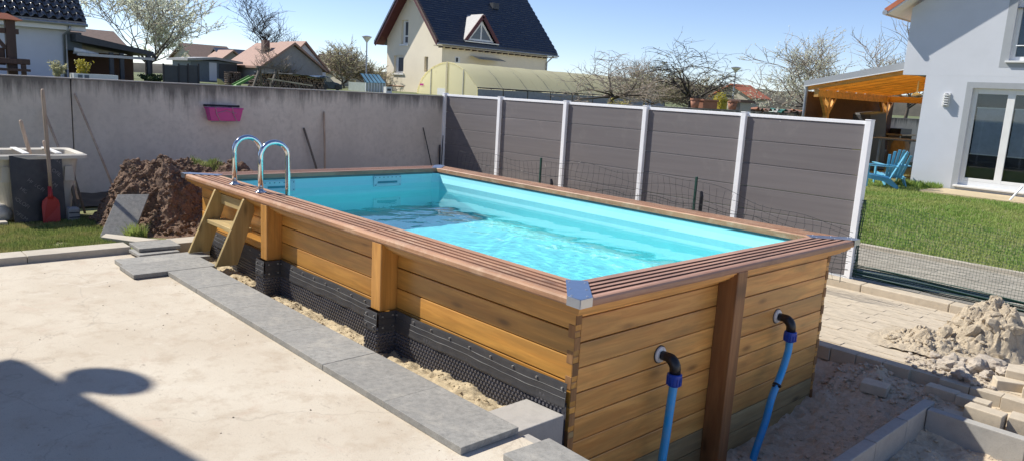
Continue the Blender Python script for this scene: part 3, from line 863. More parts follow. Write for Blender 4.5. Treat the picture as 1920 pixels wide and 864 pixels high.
slab(.43, .71, -.635, -.285, .046, 'small loose dark-edged slab offcut lying at the kerb', th=.028, tilt=.03)
slab(.30, .62, -.60, -.24, .080, 'small slab offcut stacked on the kerb behind the loose one', th=.030, tilt=-.02)
slab(5.37, 5.74, -.50, -.215, .036, 'cut grey slab at the very near edge by the pool corner', th=.034, tilt=-.05)
# long kerb between lawn and terrace
ys = [-2.2, -1.42, -.605]
for i, (a, b) in enumerate(zip(ys[:-1], ys[1:])):
    o = MB().box(.165, .395, a+.002, b-.002, -.12, .060).build('kerb_stone', M['kerb_pale'], at=(.28, (a+b)/2, -.12), bevel=.006)
    tag(o, 'pale kerb stone between the lawn and the terrace, below the red shovel' if i else 'pale kerb stone at the left picture edge between lawn and terrace', 'kerb', 'kerb stones along the lawn')
tag(MB().box(.19, .45, -.235, .09, -.12, .062).build('kerb_stone', M['kerb_pale'], at=(.3, -.07, -.12), bevel=.006), 'short sunlit kerb stone just left of the wooden steps', 'kerb', 'kerb stones along the lawn')
tag(MB().hexa([(-.36, -.62, .015), (-.22, -.70, .015), (.17, -.50, .015), (.17, -.28, .015), (-.36, -.62, .05), (-.22, -.70, .05), (.17, -.50, .055), (.17, -.28, .055)]).build('flat_stone', M['kerb_pale'], at=(-.1, -.5, .015), bevel=.004), 'pale flat wedge of stone lying behind the kerb by the soil heap', 'stone')
# raw concrete block at the near pool corner
tag(MB().hexa([(4.90, -.245, -.9), (5.185, -.25, -.9), (5.185, .108, -.9), (4.90, .108, -.9), (4.90, -.245, -.012), (5.185, -.25, -.004), (5.185, .108, -.004), (4.90, .108, -.012)]).build('concrete_block', M['block'], at=(5.04, -.07, -.9), bevel=.006), 'pale raw concrete block beside the near pool corner', 'concrete block')
# sand in the trench
def trench_z(x, y):
    return -.125+.035*fbm(x*5, y*6, 2)+.018*fbm(x*17, y*17, 5)-.05*max(0, .0-y)/.2+.03*math.exp(-((x-4.4)/.3)**2)
s = MB().grid(.45, 4.9, -.27, .135, 300, 40, trench_z).build('trench_sand', M['sand'], kind='stuff', smooth=True)
s['label'] = 'pale crumbly sand in the narrow trench along the pool'; s['category'] = 'sand'
rg = np.random.default_rng(4)
def scatter(name, mat, label, cat, n, area, zf, r0, r1, seed, keep=None):
    """loose grains and clods as one heap of real lumps"""
    rr = random.Random(seed); base = []
    for k in range(5):
        me = rock_mesh('tmp', 1, k+seed, (1, .85, .65), .5, 1)
        base.append(([v.co.copy() for v in me.vertices], [tuple(p.vertices) for p in me.polygons])); bpy.data.meshes.remove(me)
    mb = MB(); c = 0
    while c < n:
        x = rr.uniform(area[0], area[1]); y = rr.uniform(area[2], area[3]); c += 1
        if keep and not keep(x, y): continue
        r = r0+(r1-r0)*rr.random()**3; vs, fs = base[rr.randrange(5)]; Mx = Matrix.Rotation(rr.uniform(0, 6.3), 3, 'Z') @ Matrix.Rotation(rr.uniform(-.6, .6), 3, 'X')
        z = zf(x, y)+r*.25
        mb.add([Vector((x, y, z))+(Mx @ v)*r for v in vs], fs)
    o = mb.build(name, mat, kind='stuff'); o['label'] = label; o['category'] = cat; return o
scatter('trench_crumbs', M['sand'], 'crumbs of sand lying in the trench', 'sand', 900, (.5, 4.88, -.24, .10), trench_z, .003, .015, 11)
scatter('terrace_crumbs', m_plain('terrace_crumb', (.30, .25, .19), .9, bump=0), 'tiny crumbs and scuffs of dirt scattered on the pale terrace', 'dirt', 170, (.5, 5.2, -2.6, -.65), lambda x, y: -.001, .0015, .007, 12)

scatter('washed_sand', M['sand'], 'sand and grit washed along the edge of the grey slabs', 'sand', 1500, (1.0, 5.3, -.95, -.61), lambda x, y: -.002, .0012, .006, 13, lambda x, y: random.random() < math.exp(-(-.612-y)/.07) and fbm(x*1.7, 3.) > -.15)
# ------------------------------------------------------------------ retaining wall, fence
wall = thing('retaining_wall', 'long grey stained concrete retaining wall behind the pool and soil heap', 'wall', (WX-.12, 2, -.6))
cuts = [-9, -4.6, -.135, FY-.02, 10.6, 15.2, 21, 31]
for a, b in zip(cuts[:-1], cuts[1:]):
    n = MB()
    n.box(WX-.22, WX, a+.006, b-.006, -.7, 1.490)
    n.build('wall_panel', M['wall'], wall, bevel=.008)
    MB().box(WX-.235, WX+.012, a+.002, b-.002, 1.490, 1.507).build('wall_capping', M['wall_cap'], wall, bevel=.004)
fence = thing('privacy_fence', 'grey-brown composite board fence with white aluminium posts behind the pool', 'fence', (.3, FY, -.257))
FP = 1.549; FX = [WX+.012+FP*i for i in range(6)]; FT = 1.553
hb = (FT-.045+.257-.02)/6
for i in range(6):
    o = MB().box(FX[i]-.034, FX[i]+.034, FY-.062, FY+.040, -.42, FT).build('post', M['fence_alu'], fence, bevel=.004)
    MB().box(FX[i]-.037, FX[i]+.037, FY-.066, FY+.044, FT, FT+.010).build('post_cap', M['fence_alu'], o, bevel=.004)
for i in range(5):
    a, b = FX[i]+.0345, FX[i+1]-.0345
    for k in range(6):
        z0 = -.237+k*hb
        # board with a tongue-and-groove shadow line
        mb = MB(); yb = FY-.012
        pr = [(yb+.024, z0), (yb, z0+.004), (yb-.0005, z0+hb-.010), (yb+.004, z0+hb-.007), (yb+.006, z0+hb-.001), (yb+.024, z0+hb-.001)]
        mb.prism(pr, lambda p, q, t: (t, p, q), a, b)
        mb.build('board', M['fence_board'], fence)
    MB().box(a, b, FY-.022, FY+.022, FT-.047, FT-.008).build('top_rail', M['fence_alu'], fence, bevel=.003)
    MB().box(a, b, FY-.018, FY+.018, -.262, -.238).build('bottom_rail', M['fence_alu'], fence)
kx = FX[0]
j = 0
for x0, x1 in ((2.5, 4.42), (4.42, 5.32), (5.32, 6.25), (6.25, 7.4)):
    o = MB().box(x0+.002, x1-.002, 5.80, 5.985, -.5, -.250).build('kerb_stone', M['paver'], at=((x0+x1)/2, 5.9, -.5), bevel=.01)
    tag(o, {4.42: 'sandy kerb stone at the foot of the last fence panel', 5.32: 'sandy kerb stone just right of the last fence post', 6.25: 'sandy kerb stone behind the mortar heap', 7.4: 'sandy kerb stone past the right picture edge'}[x1], 'kerb', 'kerb stones along the fence')
# wavy wire netting in front of the fence
net = thing('wire_netting', 'low dark wire netting sagging between green posts in front of the fence', 'netting', (1.2, 5.3, -.3))
NY = 5.30
def net_top(x):
    return .66+.035*math.sin(x*1.1)-.16*max(0, min(1, (x-2.5)/2.0))-.05*max(0, x-3)+.02*math.sin(x*3.3)
mb = MB()
for k in range(9):
    pts = []
    for i in range(61):
        x = lerp(-2.2, 4.46, i/60); f = k/8
        pts.append((x, NY+.03*math.sin(x*2.3+k), lerp(-.15, net_top(x), 1-(1-f)*1.0)+.008*math.sin(x*6+k*2)*(1+k*.2)))
    mb.tube(pts, .0020 if k < 8 else .0024, 4, False)
mb.build('wire_rows', M['dark_wire'], net, kind='stuff')
mb = MB()
for i in range(67):
    x = -2.2+i*.10
    pts = [(x+.012*math.sin(k*2+i), NY+.03*math.sin(x*2.3+k*.9), lerp(-.15, net_top(x), k/6)) for k in range(7)]
    mb.tube(pts, .0018, 4, False)
mb.build('wire_columns', M['dark_wire'], net, kind='stuff')
mb = MB()
for k in range(5):
    pts = [(lerp(-1.2, 4.46, i/70), NY-.06+.03*math.sin(i*.5+k), -.12+(.44-.08*k+.12*(lerp(-1.2, 4.46, i/70) > 0)*math.sin(min(PI, max(0, lerp(-1.2, 4.46, i/70))*.75)))*.95+.022*math.sin(i*.7+k*.4)) for i in range(71)]
    mb.tube(pts, .0038 if k == 0 else .0030, 5, False)
for i in range(46):
    x = -1.0+i*.12; h = .44+.12*math.sin(min(PI, max(0, x)*.75))*(x > 0)
    mb.tube([(x+.03*math.sin(i*2.1), NY-.06, -.15), (x, NY-.055, h*.5-.1), (x+.01, NY-.06, h-.13)], .0026, 4, False)
mb.build('slumped_netting', M['dark_wire'], net, kind='stuff')
for x, h in ((-.27, .70), (2.46, .74)):
    MB().box(x-.013, x+.013, NY+.02, NY+.046, -.4, h).build('post', M['green_wire'], net, bevel=.003)
for x, h in ((.05, .42), (2.60, .58)):
    MB().tube([(x, NY-.05, -.3), (x+.01, NY-.05, h-.06), (x-.005, NY-.05, h)], [.022, .024, .016], 8).build('stake', M['dark_metal'], net)
# finer green garden netting to the right of the fence
fn = thing('garden_netting', 'green plastic garden netting right of the last fence post', 'netting', (5.4, 6.1, -.3))
mb = MB(); NX0, NX1, NYY = 4.215, 7.6, 6.10
def ft(x): return .66-.085*(x-4.2)
for k in range(26):
    f = k/25; mb.tube([(lerp(NX0, NX1, i/16), NYY+.010*math.sin(i*1.3+k*.2), lerp(-.20, ft(lerp(NX0, NX1, i/16)), f)+.004*math.sin(i*2+k)) for i in range(17)], .0013, 3, False)
for i in range(112):
    x = lerp(NX0, NX1, i/111); mb.tube([(x, NYY, -.20), (x+.004, NYY+.008, .2), (x, NYY, ft(x))], .0013, 3, False)
mb.build('mesh', M['green_wire'], fn, kind='stuff')
mb = MB()
for k in range(9):
    mb.tube([(lerp(NX0, NX1, i/16), NYY-.02-.012*(k % 3), -.235+.012*k+.055*math.exp(-((i-2)/5)**2)*k/9+.005*math.sin(i+k)) for i in range(17)], .006, 5, False)
mb.build('rolled_hem', M['green_wire'], fn, kind='stuff')
mb = MB()
for k in range(4):
    x = NX0-.012+.011*k; mb.tube([(x+.008*math.sin(z*9+k), NYY-.045+.010*(k % 2), z) for z in [lerp(-.24, .66, q/14) for q in range(15)]], .0055, 5)
for q in range(22):
    z = lerp(-.2, .65, q/21); mb.tube([(NX0-.020, NYY-.05, z), (NX0+.040, NYY-.05, z+.006)], .0035, 4)
mb.build('tied_edge', M['green_wire'], fn, kind='stuff')
# ------------------------------------------------------------------ in front of the retaining wall
# soil heap
def soil_h(x, y):
    a = .70*math.exp(-(((x+1.15)/.62)**2+((y-.12)/.52)**2)**1.7)
    b = .62*math.exp(-(((x+1.45)/.80)**2+((y-.85)/.80)**2)**1.5)
    c = .36*math.exp(-(((x+.42)/.34)**2+((y-.22)/.36)**2))
    h = max(a, b)+c*.55
    k = min(1, h*3)
    n = .11*fbm(x*3.1, y*3.1, 1)+.055*fbm(x*8, y*8, 2)+.030*abs(noise.noise(Vector((x*17, y*17, 3))))+.014*noise.noise(Vector((x*38, y*38, 1)))
    return -.06+h+n*k
def soil_pt(x, y):
    z = soil_h(x, y)
    return (x+.03*noise.noise(Vector((x*11, y*11, z*11))), y+.03*noise.noise(Vector((x*11+9, y*11, z*11))), z)
def in_heap(x, y): return soil_h(x, y) > .02
sh = thing('soil_heap', 'tall heap of dark brown excavated soil behind the wooden steps', 'soil heap', (-1.05, .2, 0))
MB().grid(-2.6, .13, -.75, 2.1, 230, 230, soil_pt).build('heap', M['soil'], sh)
def clods(name, mat, n, area, r0, r1, seed, zf, keep, parent):
    rr = random.Random(seed); base = []
    for k in range(6):
        me = rock_mesh('tmp', 1, k+seed, (1, .8, .7), .6, 1)
        base.append(([v.co.copy() for v in me.vertices], [tuple(p.vertices) for p in me.polygons])); bpy.data.meshes.remove(me)
    mb = MB()
    for _ in range(n):
        x = rr.uniform(area[0], area[1]); y = rr.uniform(area[2], area[3])
        if not keep(x, y): continue
        r = r0+(r1-r0)*rr.random()**3; vs, fs = base[rr.randrange(6)]
        Mx = Matrix.Rotation(rr.uniform(0, 6.3), 3, 'Z') @ Matrix.Rotation(rr.uniform(-1, 1), 3, 'X')
        p = Vector((x, y, zf(x, y)+r*.3)); mb.add([p+(Mx @ v)*r for v in vs], fs)
    return mb.build(name, mat, parent, kind='stuff')
clods('clods', M['soil'], 9000, (-2.4, .12, -.7, 2.0), .006, .036, 31, soil_h, in_heap, sh)
clods('pale_clods', m_plain('dry_clod', (.27, .19, .125), .95, dirt=.2, bump=.3, scale=20), 3500, (-2.4, .1, -.65, 2.0), .004, .020, 32, soil_h, in_heap, sh)
gr = grass('heap_grass', M['blade'], 'dry tuft of grass on top of the soil heap', 700, (-1.72, -1.45, .70, 1.0), lambda x, y: soil_h(x, y)+.005, .07, .007, 8, None, .9)
grass('weed_tuft', M['blade2'], 'green weed tuft at the foot of the leaning slab', 220, (-.34, -.16, -.46, -.30), lambda x, y: .0, .14, .012, 9, None, .8)
# grey slab leaning on the heap
def lean_slab():
    A, B = Vector((-.33, -.695, .0)), Vector((-.245, -.415, .0))
    up = Vector((-.37, .29, .38))
    n = (B-A).cross(up).normalized()*-.036
    mb = MB(); mb.hexa([A, B, B+up, A+up, A+n, B+n, B+up+n, A+up+n])
    o = mb.build('paving_slab', M['slab'], at=tuple((A+B)/2), bevel=.004)
    tag(o, 'light grey slab propped up at a slant against the soil heap', 'paving slab', SLG)
lean_slab()
# white tub
tub = thing('mortar_tub', 'dirty white plastic tub with a wide rim behind the black board', 'tub', (-1.95, -.93, 0))
def rrect(cx, cy, hx, hy, r, n=5):
    P = []
    for sx, sy, a0 in ((1, 1, 0), (-1, 1, 1), (-1, -1, 2), (1, -1, 3)):
        for i in range(n+1):
            a = (a0+i/n)*PI/2; P.append((cx+sx*(hx-r)+r*math.cos(a), cy+sy*(hy-r)+r*math.sin(a)))
    return P
def shell(levels, cx, cy):
    mb = MB(); n = 24; vs = []; fs = []
    for hx, hy, r, z in levels:
        vs += [(x, y, z) for x, y in rrect(cx, cy, hx, hy, r)]
    for i in range(len(levels)-1):
        for k in range(n): k2 = (k+1) % n; fs.append((i*n+k, i*n+k2, (i+1)*n+k2, (i+1)*n+k))
    mb.add(vs, fs); mb.f.append(tuple(range(n-1, -1, -1))); return mb
shell([(.24, .31, .08, .0), (.25, .32, .08, .02), (.33, .40, .09, .66), (.41, .48, .09, .665), (.41, .48, .09, .700), (.38, .45, .08, .715), (.32, .40, .08, .70), (.27, .33, .07, .30), (.2, .25, .05, .28)], -1.95, -.93).build('basin', M['tub'], tub, smooth=False)
for y in (-1.22, -.64):
    MB().prism([(-.05, 0), (.05, 0), (.035, .16), (-.035, .16)], lambda p, q, t: (-1.62+t*.02-q*.0, y+p, .42+q), 0, 1).build('rib', M['tub'], tub)
for q in range(3):
    MB().box(-2.30, -1.60, -1.36+.30*q, -1.30+.30*q, .716, .728).build('lid_slat', M['white_paint'], tub, bevel=.003)
# black film faced board with its worn print
bd_ = thing('formwork_board', 'black film-faced plywood board with faint diagonal lettering leaning on the tub', 'board', (-1.47, -.94, .0))
bu = Vector((-.085, 0, .70)); bA = Vector((-1.455, -1.195, .008)); bB = Vector((-1.470, -.715, .008))
bn = (bB-bA).cross(bu).normalized(); bn = bn if bn.x > 0 else -bn
MB().hexa([bA, bB, bB+bu, bA+bu, bA-bn*.018, bB-bn*.018, bB+bu-bn*.018, bA+bu-bn*.018]).build('board', M['formply'], bd_, bevel=.001)
def letters(txt, size):
    cu = bpy.data.curves.new('print', 'FONT'); cu.body = txt; cu.size = size; cu.align_x = 'LEFT'
    to = bpy.data.objects.new('print', cu); COL.objects.link(to)
    dg = bpy.context.evaluated_depsgraph_get(); me = bpy.data.meshes.new_from_object(to.evaluated_get(dg))
    bpy.data.objects.remove(to); return me
ex_ = (bB-bA).normalized(); ey_ = bu.normalized()
for k in range(9):
    me = letters('HOLOFILM', .052)
    c, s_ = math.cos(R(-42)), math.sin(R(-42))
    ox, oy = -.16+.075*k, .10+.085*k
    ok = []
    bm = bmesh.new(); bm.from_mesh(me)
    for v in bm.verts:
        x, y = v.co.x, v.co.y
        u, w = ox+x*c-y*s_, oy+x*s_+y*c
        v.co = Vector((u, w, 0))
    bad = [f for f in bm.faces if any(not (.012 < q.co.x < .468 and .012 < q.co.y < .69) for q in f.verts) or (.13 < f.calc_center_median().x < .34 and fbm(f.calc_center_median().x*6, f.calc_center_median().y*6) < .25)]
    bmesh.ops.delete(bm, geom=bad, context='FACES')
    for v in bm.verts: v.co = bA+ex_*v.co.x+ey_*v.co.y+bn*.0015-world_off(bd_)
    bm.to_mesh(me); bm.free()
    if len(me.polygons): place('lettering', me, M['print'], bd_, tuple(world_off(bd_)))
    else: bpy.data.meshes.remove(me)
# red shovel in front
sv = thing('shovel', 'red square shovel with a long wooden handle standing against the black board', 'shovel', (-1.36, -.875, .02))
dirv = Vector((-.16, .018, 1.40)).normalized(); f0 = Vector((-1.335, -.880, .012))
bl = MB(); P = []
ax = Vector((0, 1, 0)); nrm = dirv.cross(ax).normalized()
out = [(-.080, 0), (.080, 0), (.083, .19), (.074, .235), (.045, .268), (.022, .282), (-.022, .282), (-.045, .268), (-.074, .235), (-.083, .19)]
n = len(out)
bl.add([f0+ax*p+dirv*q+nrm*(.012*(p/.08)**2) for p, q in out]+[f0+ax*p+dirv*q+nrm*(.012*(p/.08)**2-.004) for p, q in out], [tuple(range(n)), tuple(range(2*n-1, n-1, -1))]+[(i, n+i, n+(i+1) % n, (i+1) % n) for i in range(n)])
bl.build('blade', M['red'], sv)
MB().tube([f0+dirv*.255, f0+dirv*.30, f0+dirv*.385], [.030, .022, .020], 12).build('socket', M['red'], sv, smooth=True)
pts = [f0+dirv*d+Vector((0, .006*math.sin(d*3), 0)) for d in (.36, .6, .85, 1.1, 1.30, 1.385, 1.40)]
MB().tube(pts, [.0175, .018, .019, .0195, .0195, .018, .010], 12).build('handle', M['handle_wood'], sv, smooth=True)
# other tools leaning about
def stick(name, label, cat, a, b, r, mat='handle_wood', parts=None, base=None):
    t = thing(name, label, cat, tuple(a))
    a = Vector(a); b = Vector(b); d = b-a
    MB().tube([a, a+d*.5+Vector((0, .005, 0)), a+d*.97, b], [r, r*1.05, r, r*.6], 10).build('handle', M[mat], t, smooth=True)
    return t
stick('tool_handle', 'short pale wooden handle poking out of the tub, leftmost', 'tool', (-2.02, -.86, .30), (-2.05, -.985, 1.045), .019)
stick('tool_handle', 'short stubby wooden handle poking out of the tub right of the shovel', 'tool', (-1.90, -.73, .32), (-1.94, -.795, .83), .018)
stick('tool_handle', 'slanted pale handle leaning on the wall just behind the shovel', 'tool', (-2.65, -.30, -.05), (-3.565, -.47, 1.11), .015)
t = stick('garden_rake', 'rake with long pale handle leaning on the wall left of the soil heap', 'rake', (-2.62, .14, -.05), (-3.565, -.10, 1.305), .014)
rk = MB(); rk.bar((-2.60, -.10, -.01), (-2.60, .40, -.01), .02, .02)
for k in range(14): rk.tube([(-2.60, -.09+.037*k, -.01), (-2.575, -.09+.037*k, .045)], [.004, .002], 5)
rk.build('rake_head', M['grey_metal'], t)
stick('tool_handle', 'grey wooden handle slanting at the right side of the tub', 'tool', (-1.55, -.58, .0), (-1.80, -.62, .60), .017, 'grey_timber')
stick('tool_handle', 'thin grey handle lying slanted between tub and rake', 'tool', (-1.95, -.42, -.03), (-2.5, -.46, .62), .014, 'grey_timber')
stick('wooden_stick', 'tall brown stick leaning on the wall behind the far pool edge', 'stick', (-3.35, 3.44, -.12), (-3.56, 3.525, 1.16), .017)
stick('wooden_stick', 'short dark stick leaning left of the tall brown one', 'stick', (-3.38, 3.42, -.12), (-3.56, 3.165, .89), .017, 'grey_timber')
stick('iron_rod', 'thin dark rod leaning on the wall near the fence corner', 'rod', (-3.42, 5.76, -.12), (-3.56, 5.54, .92), .009, 'dark_metal')
stick('iron_rod', 'thick dark bar standing right in the wall and fence corner', 'rod', (-3.44, 5.86, -.12), (-3.55, 5.93, .60), .016, 'dark_metal')
stick('iron_rod', 'thin slanted rod next to the thick bar in the corner', 'rod', (-3.46, 5.90, -.12), (-3.55, 6.0, .80), .008, 'dark_metal')
# small rolled sacks and a grey float box at the tub foot
tag(place('cement_sack', rock_mesh('cement_sack', 1, 5, (.10, .12, .10), .25, 3), M['tub'], at=(-1.62, -1.31, .10), smooth=True), 'crumpled pale sack slumped left of the black board', 'sack')
tag(MB().box(-1.75, -1.35, -1.62, -1.27, .0, .05).build('stone_slab', M['kerb_pale'], at=(-1.55, -1.42, 0), bevel=.008), 'pale stone slab at the left picture edge below the sack', 'stone')
sb = thing('float_box', 'small ribbed grey plastic box right of the shovel blade', 'box', (-1.44, -.67, .0))
MB().box(-1.50, -1.38, -.715, -.60, .0, .15).build('box', M['tarp'], sb, bevel=.02)
for z in (.05, .10): MB().box(-1.378, -1.374, -.71, -.605, z-.006, z+.006).build('rib', M['charcoal'], sb)
# a scrap of black sheeting at the wall foot
tag(MB().grid(-2.95, -2.45, -.62, .52, 8, 20, lambda x, y: (x, y, -.02+.10*max(0, (-x-2.45)/.5)+.015*fbm(x*6, y*6))).build('plastic_sheet', M['black_plastic'], smooth=True), 'scrap of black plastic sheeting lying at the wall foot behind the rake', 'sheet')
# magenta planter hooked on the wall
pl = thing('flower_box', 'magenta plastic flower box hanging on the concrete wall', 'planter', (WX+.09, 1.845, .985))
MB().hexa([(WX+.02, 1.625, .985), (WX+.15, 1.625, .985), (WX+.15, 2.065, .985), (WX+.02, 2.065, .985), (WX+.005, 1.590, 1.17), (WX+.175, 1.590, 1.17), (WX+.175, 2.100, 1.17), (WX+.005, 2.100, 1.17)]).build('trough', M['pink'], pl, bevel=.008)
MB().box(WX+.001, WX+.182, 1.583, 2.107, 1.160, 1.182).build('rim', M['pink'], pl, bevel=.005)
MB().tube([(WX+.10, 1.54, 1.205), (WX+.10, 1.60, 1.210), (WX+.10, 2.03, 1.205), (WX+.10, 2.07, 1.205)], [.018, .014, .014, .018], 10).build('bar', M['dark_metal'], pl)
w = MB()
for y in (1.72, 1.97):
    w.tube([(WX+.02, y-.04, 1.19), (WX+.19, y-.04, 1.19), (WX+.175, y-.02, 1.09), (WX+.16, y+.04, .98)], .004, 6)
w.tube([(WX+.180, 1.70, 1.10), (WX+.180, 1.845, 1.14), (WX+.180, 1.99, 1.10)], .0035, 6)
w.tube([(WX+.16, 1.62, .975), (WX+.16, 2.07, .975)], .004, 6)
w.build('wire_bracket', M['grey_metal'], pl, kind='stuff')

# ------------------------------------------------------------------ right foreground: pavers, kerbs, dirt, rubble
def dirt_z(x, y):
    if x < 5.17 and y < 3.075: return -1.15
    base = -.735
    up = .34*max(0, min(1, (y-2.55-.15*math.sin(x*3))/1.0))**1.2
    up = max(up, .12*max(0, min(1, (x-5.5)/.5)))
    if y > 3.0 and x < 5.25: up = min(up, .35*max(0, (y-3.05)/.5))
    return base+up+.045*fbm(x*3, y*3, 1)+.030*fbm(x*10, y*10, 2)
struct(MB().grid(3.0, 9.5, -.21, 3.56, 260, 170, dirt_z).build('building_dirt', M['dirt']))
clods_root = scatter('dirt_clods', M['dirt'], 'loose clods and stones on the bare ground beside the pool', 'dirt', 2600, (5.2, 7.2, .6, 3.5), dirt_z, .003, .020, 41)
scatter('trench_edge_clods', M['dirt'], 'pale broken clods along the foot of the paver edge', 'dirt', 260, (5.15, 6.0, 3.12, 3.52), lambda x, y: dirt_z(x, y)+.005, .005, .030, 42)
pv = struct(MB().box(2.0, 9.5, 3.565, 5.80, -.9, -.337).build('paved_strip', M['joint']))
pb = MB().box(-.1042, .1042, -.0517, .0517, -.035, 0); pme = pb.mesh('paver')
cnt = 0
for r in range(21):
    y = 3.565+.105*.5+.105+r*.105
    if y > 5.78: break
    for c in range(26):
        x = 3.55+c*.21+(.105 if r % 2 else 0)
        if cnt >= 300 or not (x > 4.95-(y-3.6)*.52-.12 and x < 6.95-(y-3.6)*.10): continue
        place('paver', pme, M['paver'], pv, (x, y, -.331+rnd(-.003, .003)), rot=(rnd(-.01, .01), rnd(-.01, .01), rnd(-.008, .008))); cnt += 1
eb = MB().box(-.1025, .1025, -.05, .05, -.11, 0); eme = eb.mesh('edge_brick')
for c in range(12):
    x = 4.80+c*.21
    if 5.78 < x < 6.02 or x > 7.0: continue
    place('edge_brick', eme, M['paver'], pv, (x, 3.568+rnd(-.008, .008), -.333+rnd(-.004, .003)), bevel=.004, rot=(0, 0, rnd(-.03, .03)))
# path beyond the fence
pth = bpy.data.objects['garden_path']
ptm = MB().box(-.098, .098, -.048, .048, -.03, 0).mesh('path_paver'); cnt = 0
for r in range(23):
    y = 6.19+r*.1
    for c in range(30):
        x = 2.6+c*.2+(.1 if r % 2 else 0)
        if cnt >= 300 or not (4.25-(y-6.1)*.42-.1 < x < 6.1-(y-6.1)*.22): continue
        place('paver', ptm, M['path_paver'], pth, (x, y, -.285+rnd(-.003, .003)), rot=(0, 0, rnd(-.012, .012))); cnt += 1
tag(MB().box(-4, 14, 8.40, 8.49, -.5, -.235).build('kerb_stone', M['kerb_pale'], bevel=.008, at=(5, 8.44, -.5)), 'pale edging strip between the garden path and the green lawn', 'kerb')
# L of grey kerb stones
KG = 'grey kerb stones set in an L in the dirt'
for i, (a, b) in enumerate(((1.05, 1.60), (1.603, 2.13), (2.133, 2.66), (2.663, 3.20))):
    tag(MB().box(5.965+rnd(-.004, .004), 6.045, a, b, -.85, -.420+.004*i).build('kerb_stone', M['kerb_grey'], at=(6.0, (a+b)/2, -.85), bevel=.006),
        ['nearest grey kerb stone, cut off by the bottom picture edge', 'second grey kerb stone up from the bottom edge, in the row leading away', 'third grey kerb stone of the row leading away from the bottom edge', 'grey kerb stone at the far end of the row, at the L corner'][i], 'kerb', KG)
for i, (a, b) in enumerate(((6.05, 6.66), (6.663, 7.4))):
    tag(MB().box(a, b, 3.02, 3.10, -.85, -.418-.012*i).build('kerb_stone', M['kerb_grey'], at=((a+b)/2, 3.06, -.85), bevel=.006), ['half shaded grey kerb stone running right from the L corner', 'grey kerb stone continuing out of the right picture edge'][i], 'kerb', KG)
# loose bricks
BG = 'loose sandy paving bricks'
def brick(x, y, z, rz, label, s=(.215, .105, .075), rx=0.0):
    o = MB().obox((0, 0, s[2]/2), s).build('paving_brick', M['paver'], bevel=.006); o.location = (x, y, z); o.rotation_euler = (rx, 0, rz); tag(o, label, 'brick', BG)
brick(5.62, 3.20, dirt_z(5.62, 3.20)-.005, .15, 'single sandy brick lying alone in the dirt by the paver edge', (.19, .15, .075))
brick(6.02, 3.42, -.435, -.04, 'sandy brick at the left end of the short row before the rubble')
brick(6.235, 3.40, -.437, .02, 'sandy brick in the middle of the short row before the rubble')
brick(6.36, 3.22, -.475, -.05, 'taller sandy brick just behind the grey L corner', (.24, .12, .12))
brick(6.62, 3.30, -.48, .06, 'sandy brick at the right picture edge behind the kerb', (.26, .16, .12))
brick(6.37, 3.76, -.345, .5, 'lower sandy brick of the little stack at the right edge', (.22, .12, .085))
brick(6.50, 3.92, -.262, .15, 'upper flat brick lying across the little stack at the right edge', (.40, .20, .060))
brick(6.56, 3.72, -.345, .1, 'sandy brick under the right end of the flat one', (.20, .12, .082))
brick(6.20, 3.02+.16, dirt_z(6.2, 3.18)-.02, .3, 'dusty half buried stone block inside the kerb corner', (.17, .14, .10))
# rubble
RG = 'broken pale mortar lumps'
rub = [(5.93, 3.98, .095, (1, 1, .75)), (6.08, 3.99, .115, (1.3, .8, .65)), (6.05, 3.68, .085, (1.2, .9, .8)), (5.95, 3.83, .105, (1, 1.1, .7)), (5.78, 3.97, .075, (1.2, .8, .7)), (6.13, 4.15, .130, (1.4, .8, .6)),
       (6.19, 3.86, .080, (1.3, .8, .6)), (5.84, 3.78, .060, (1, 1, .8)), (5.70, 4.10, .065, (1.3, 1, .6)), (6.14, 3.62, .055, (1, 1, .8)), (5.90, 3.66, .05, (1, 1, .8)), (6.25, 4.06, .075, (1.2, .9, .7))]
rl = ['squarish mortar lump in the middle of the rubble', 'long flat mortar lump behind the squarish one', 'rounded lump at the front of the rubble', 'big lump left of centre of the rubble', 'flat lump at the left end of the rubble', 'largest reddish lump at the back of the rubble below the heap',
      'slab-like lump at the right side of the rubble', 'small round pebble-like lump at the front left of the rubble', 'flat crumb spread out left of the rubble', 'small front lump next to the loose bricks', 'tiny lump at the front edge of the rubble', 'lump at the right end of the rubble near the stacked bricks']
for i, (x, y, r, q) in enumerate(rub):
    r *= .82
    if i in (8, 10): continue
    o = place('mortar_lump', rock_mesh('mortar_lump', r, i+60, q, .6, 3), M['rubble'], at=(x, y, -.33+r*q[2]*.45)); o.rotation_euler = (0, 0, i*1.3)
    tag(o, rl[i], 'rubble', RG)
scatter('rubble_gravel', M['rubble'], 'small gravel spilling between the mortar lumps', 'gravel', 900, (5.55, 6.4, 3.6, 4.3), lambda x, y: -.33, .004, .026, 44, lambda x, y: math.hypot((x-6.0)/.42, (y-3.9)/.36) < 1)
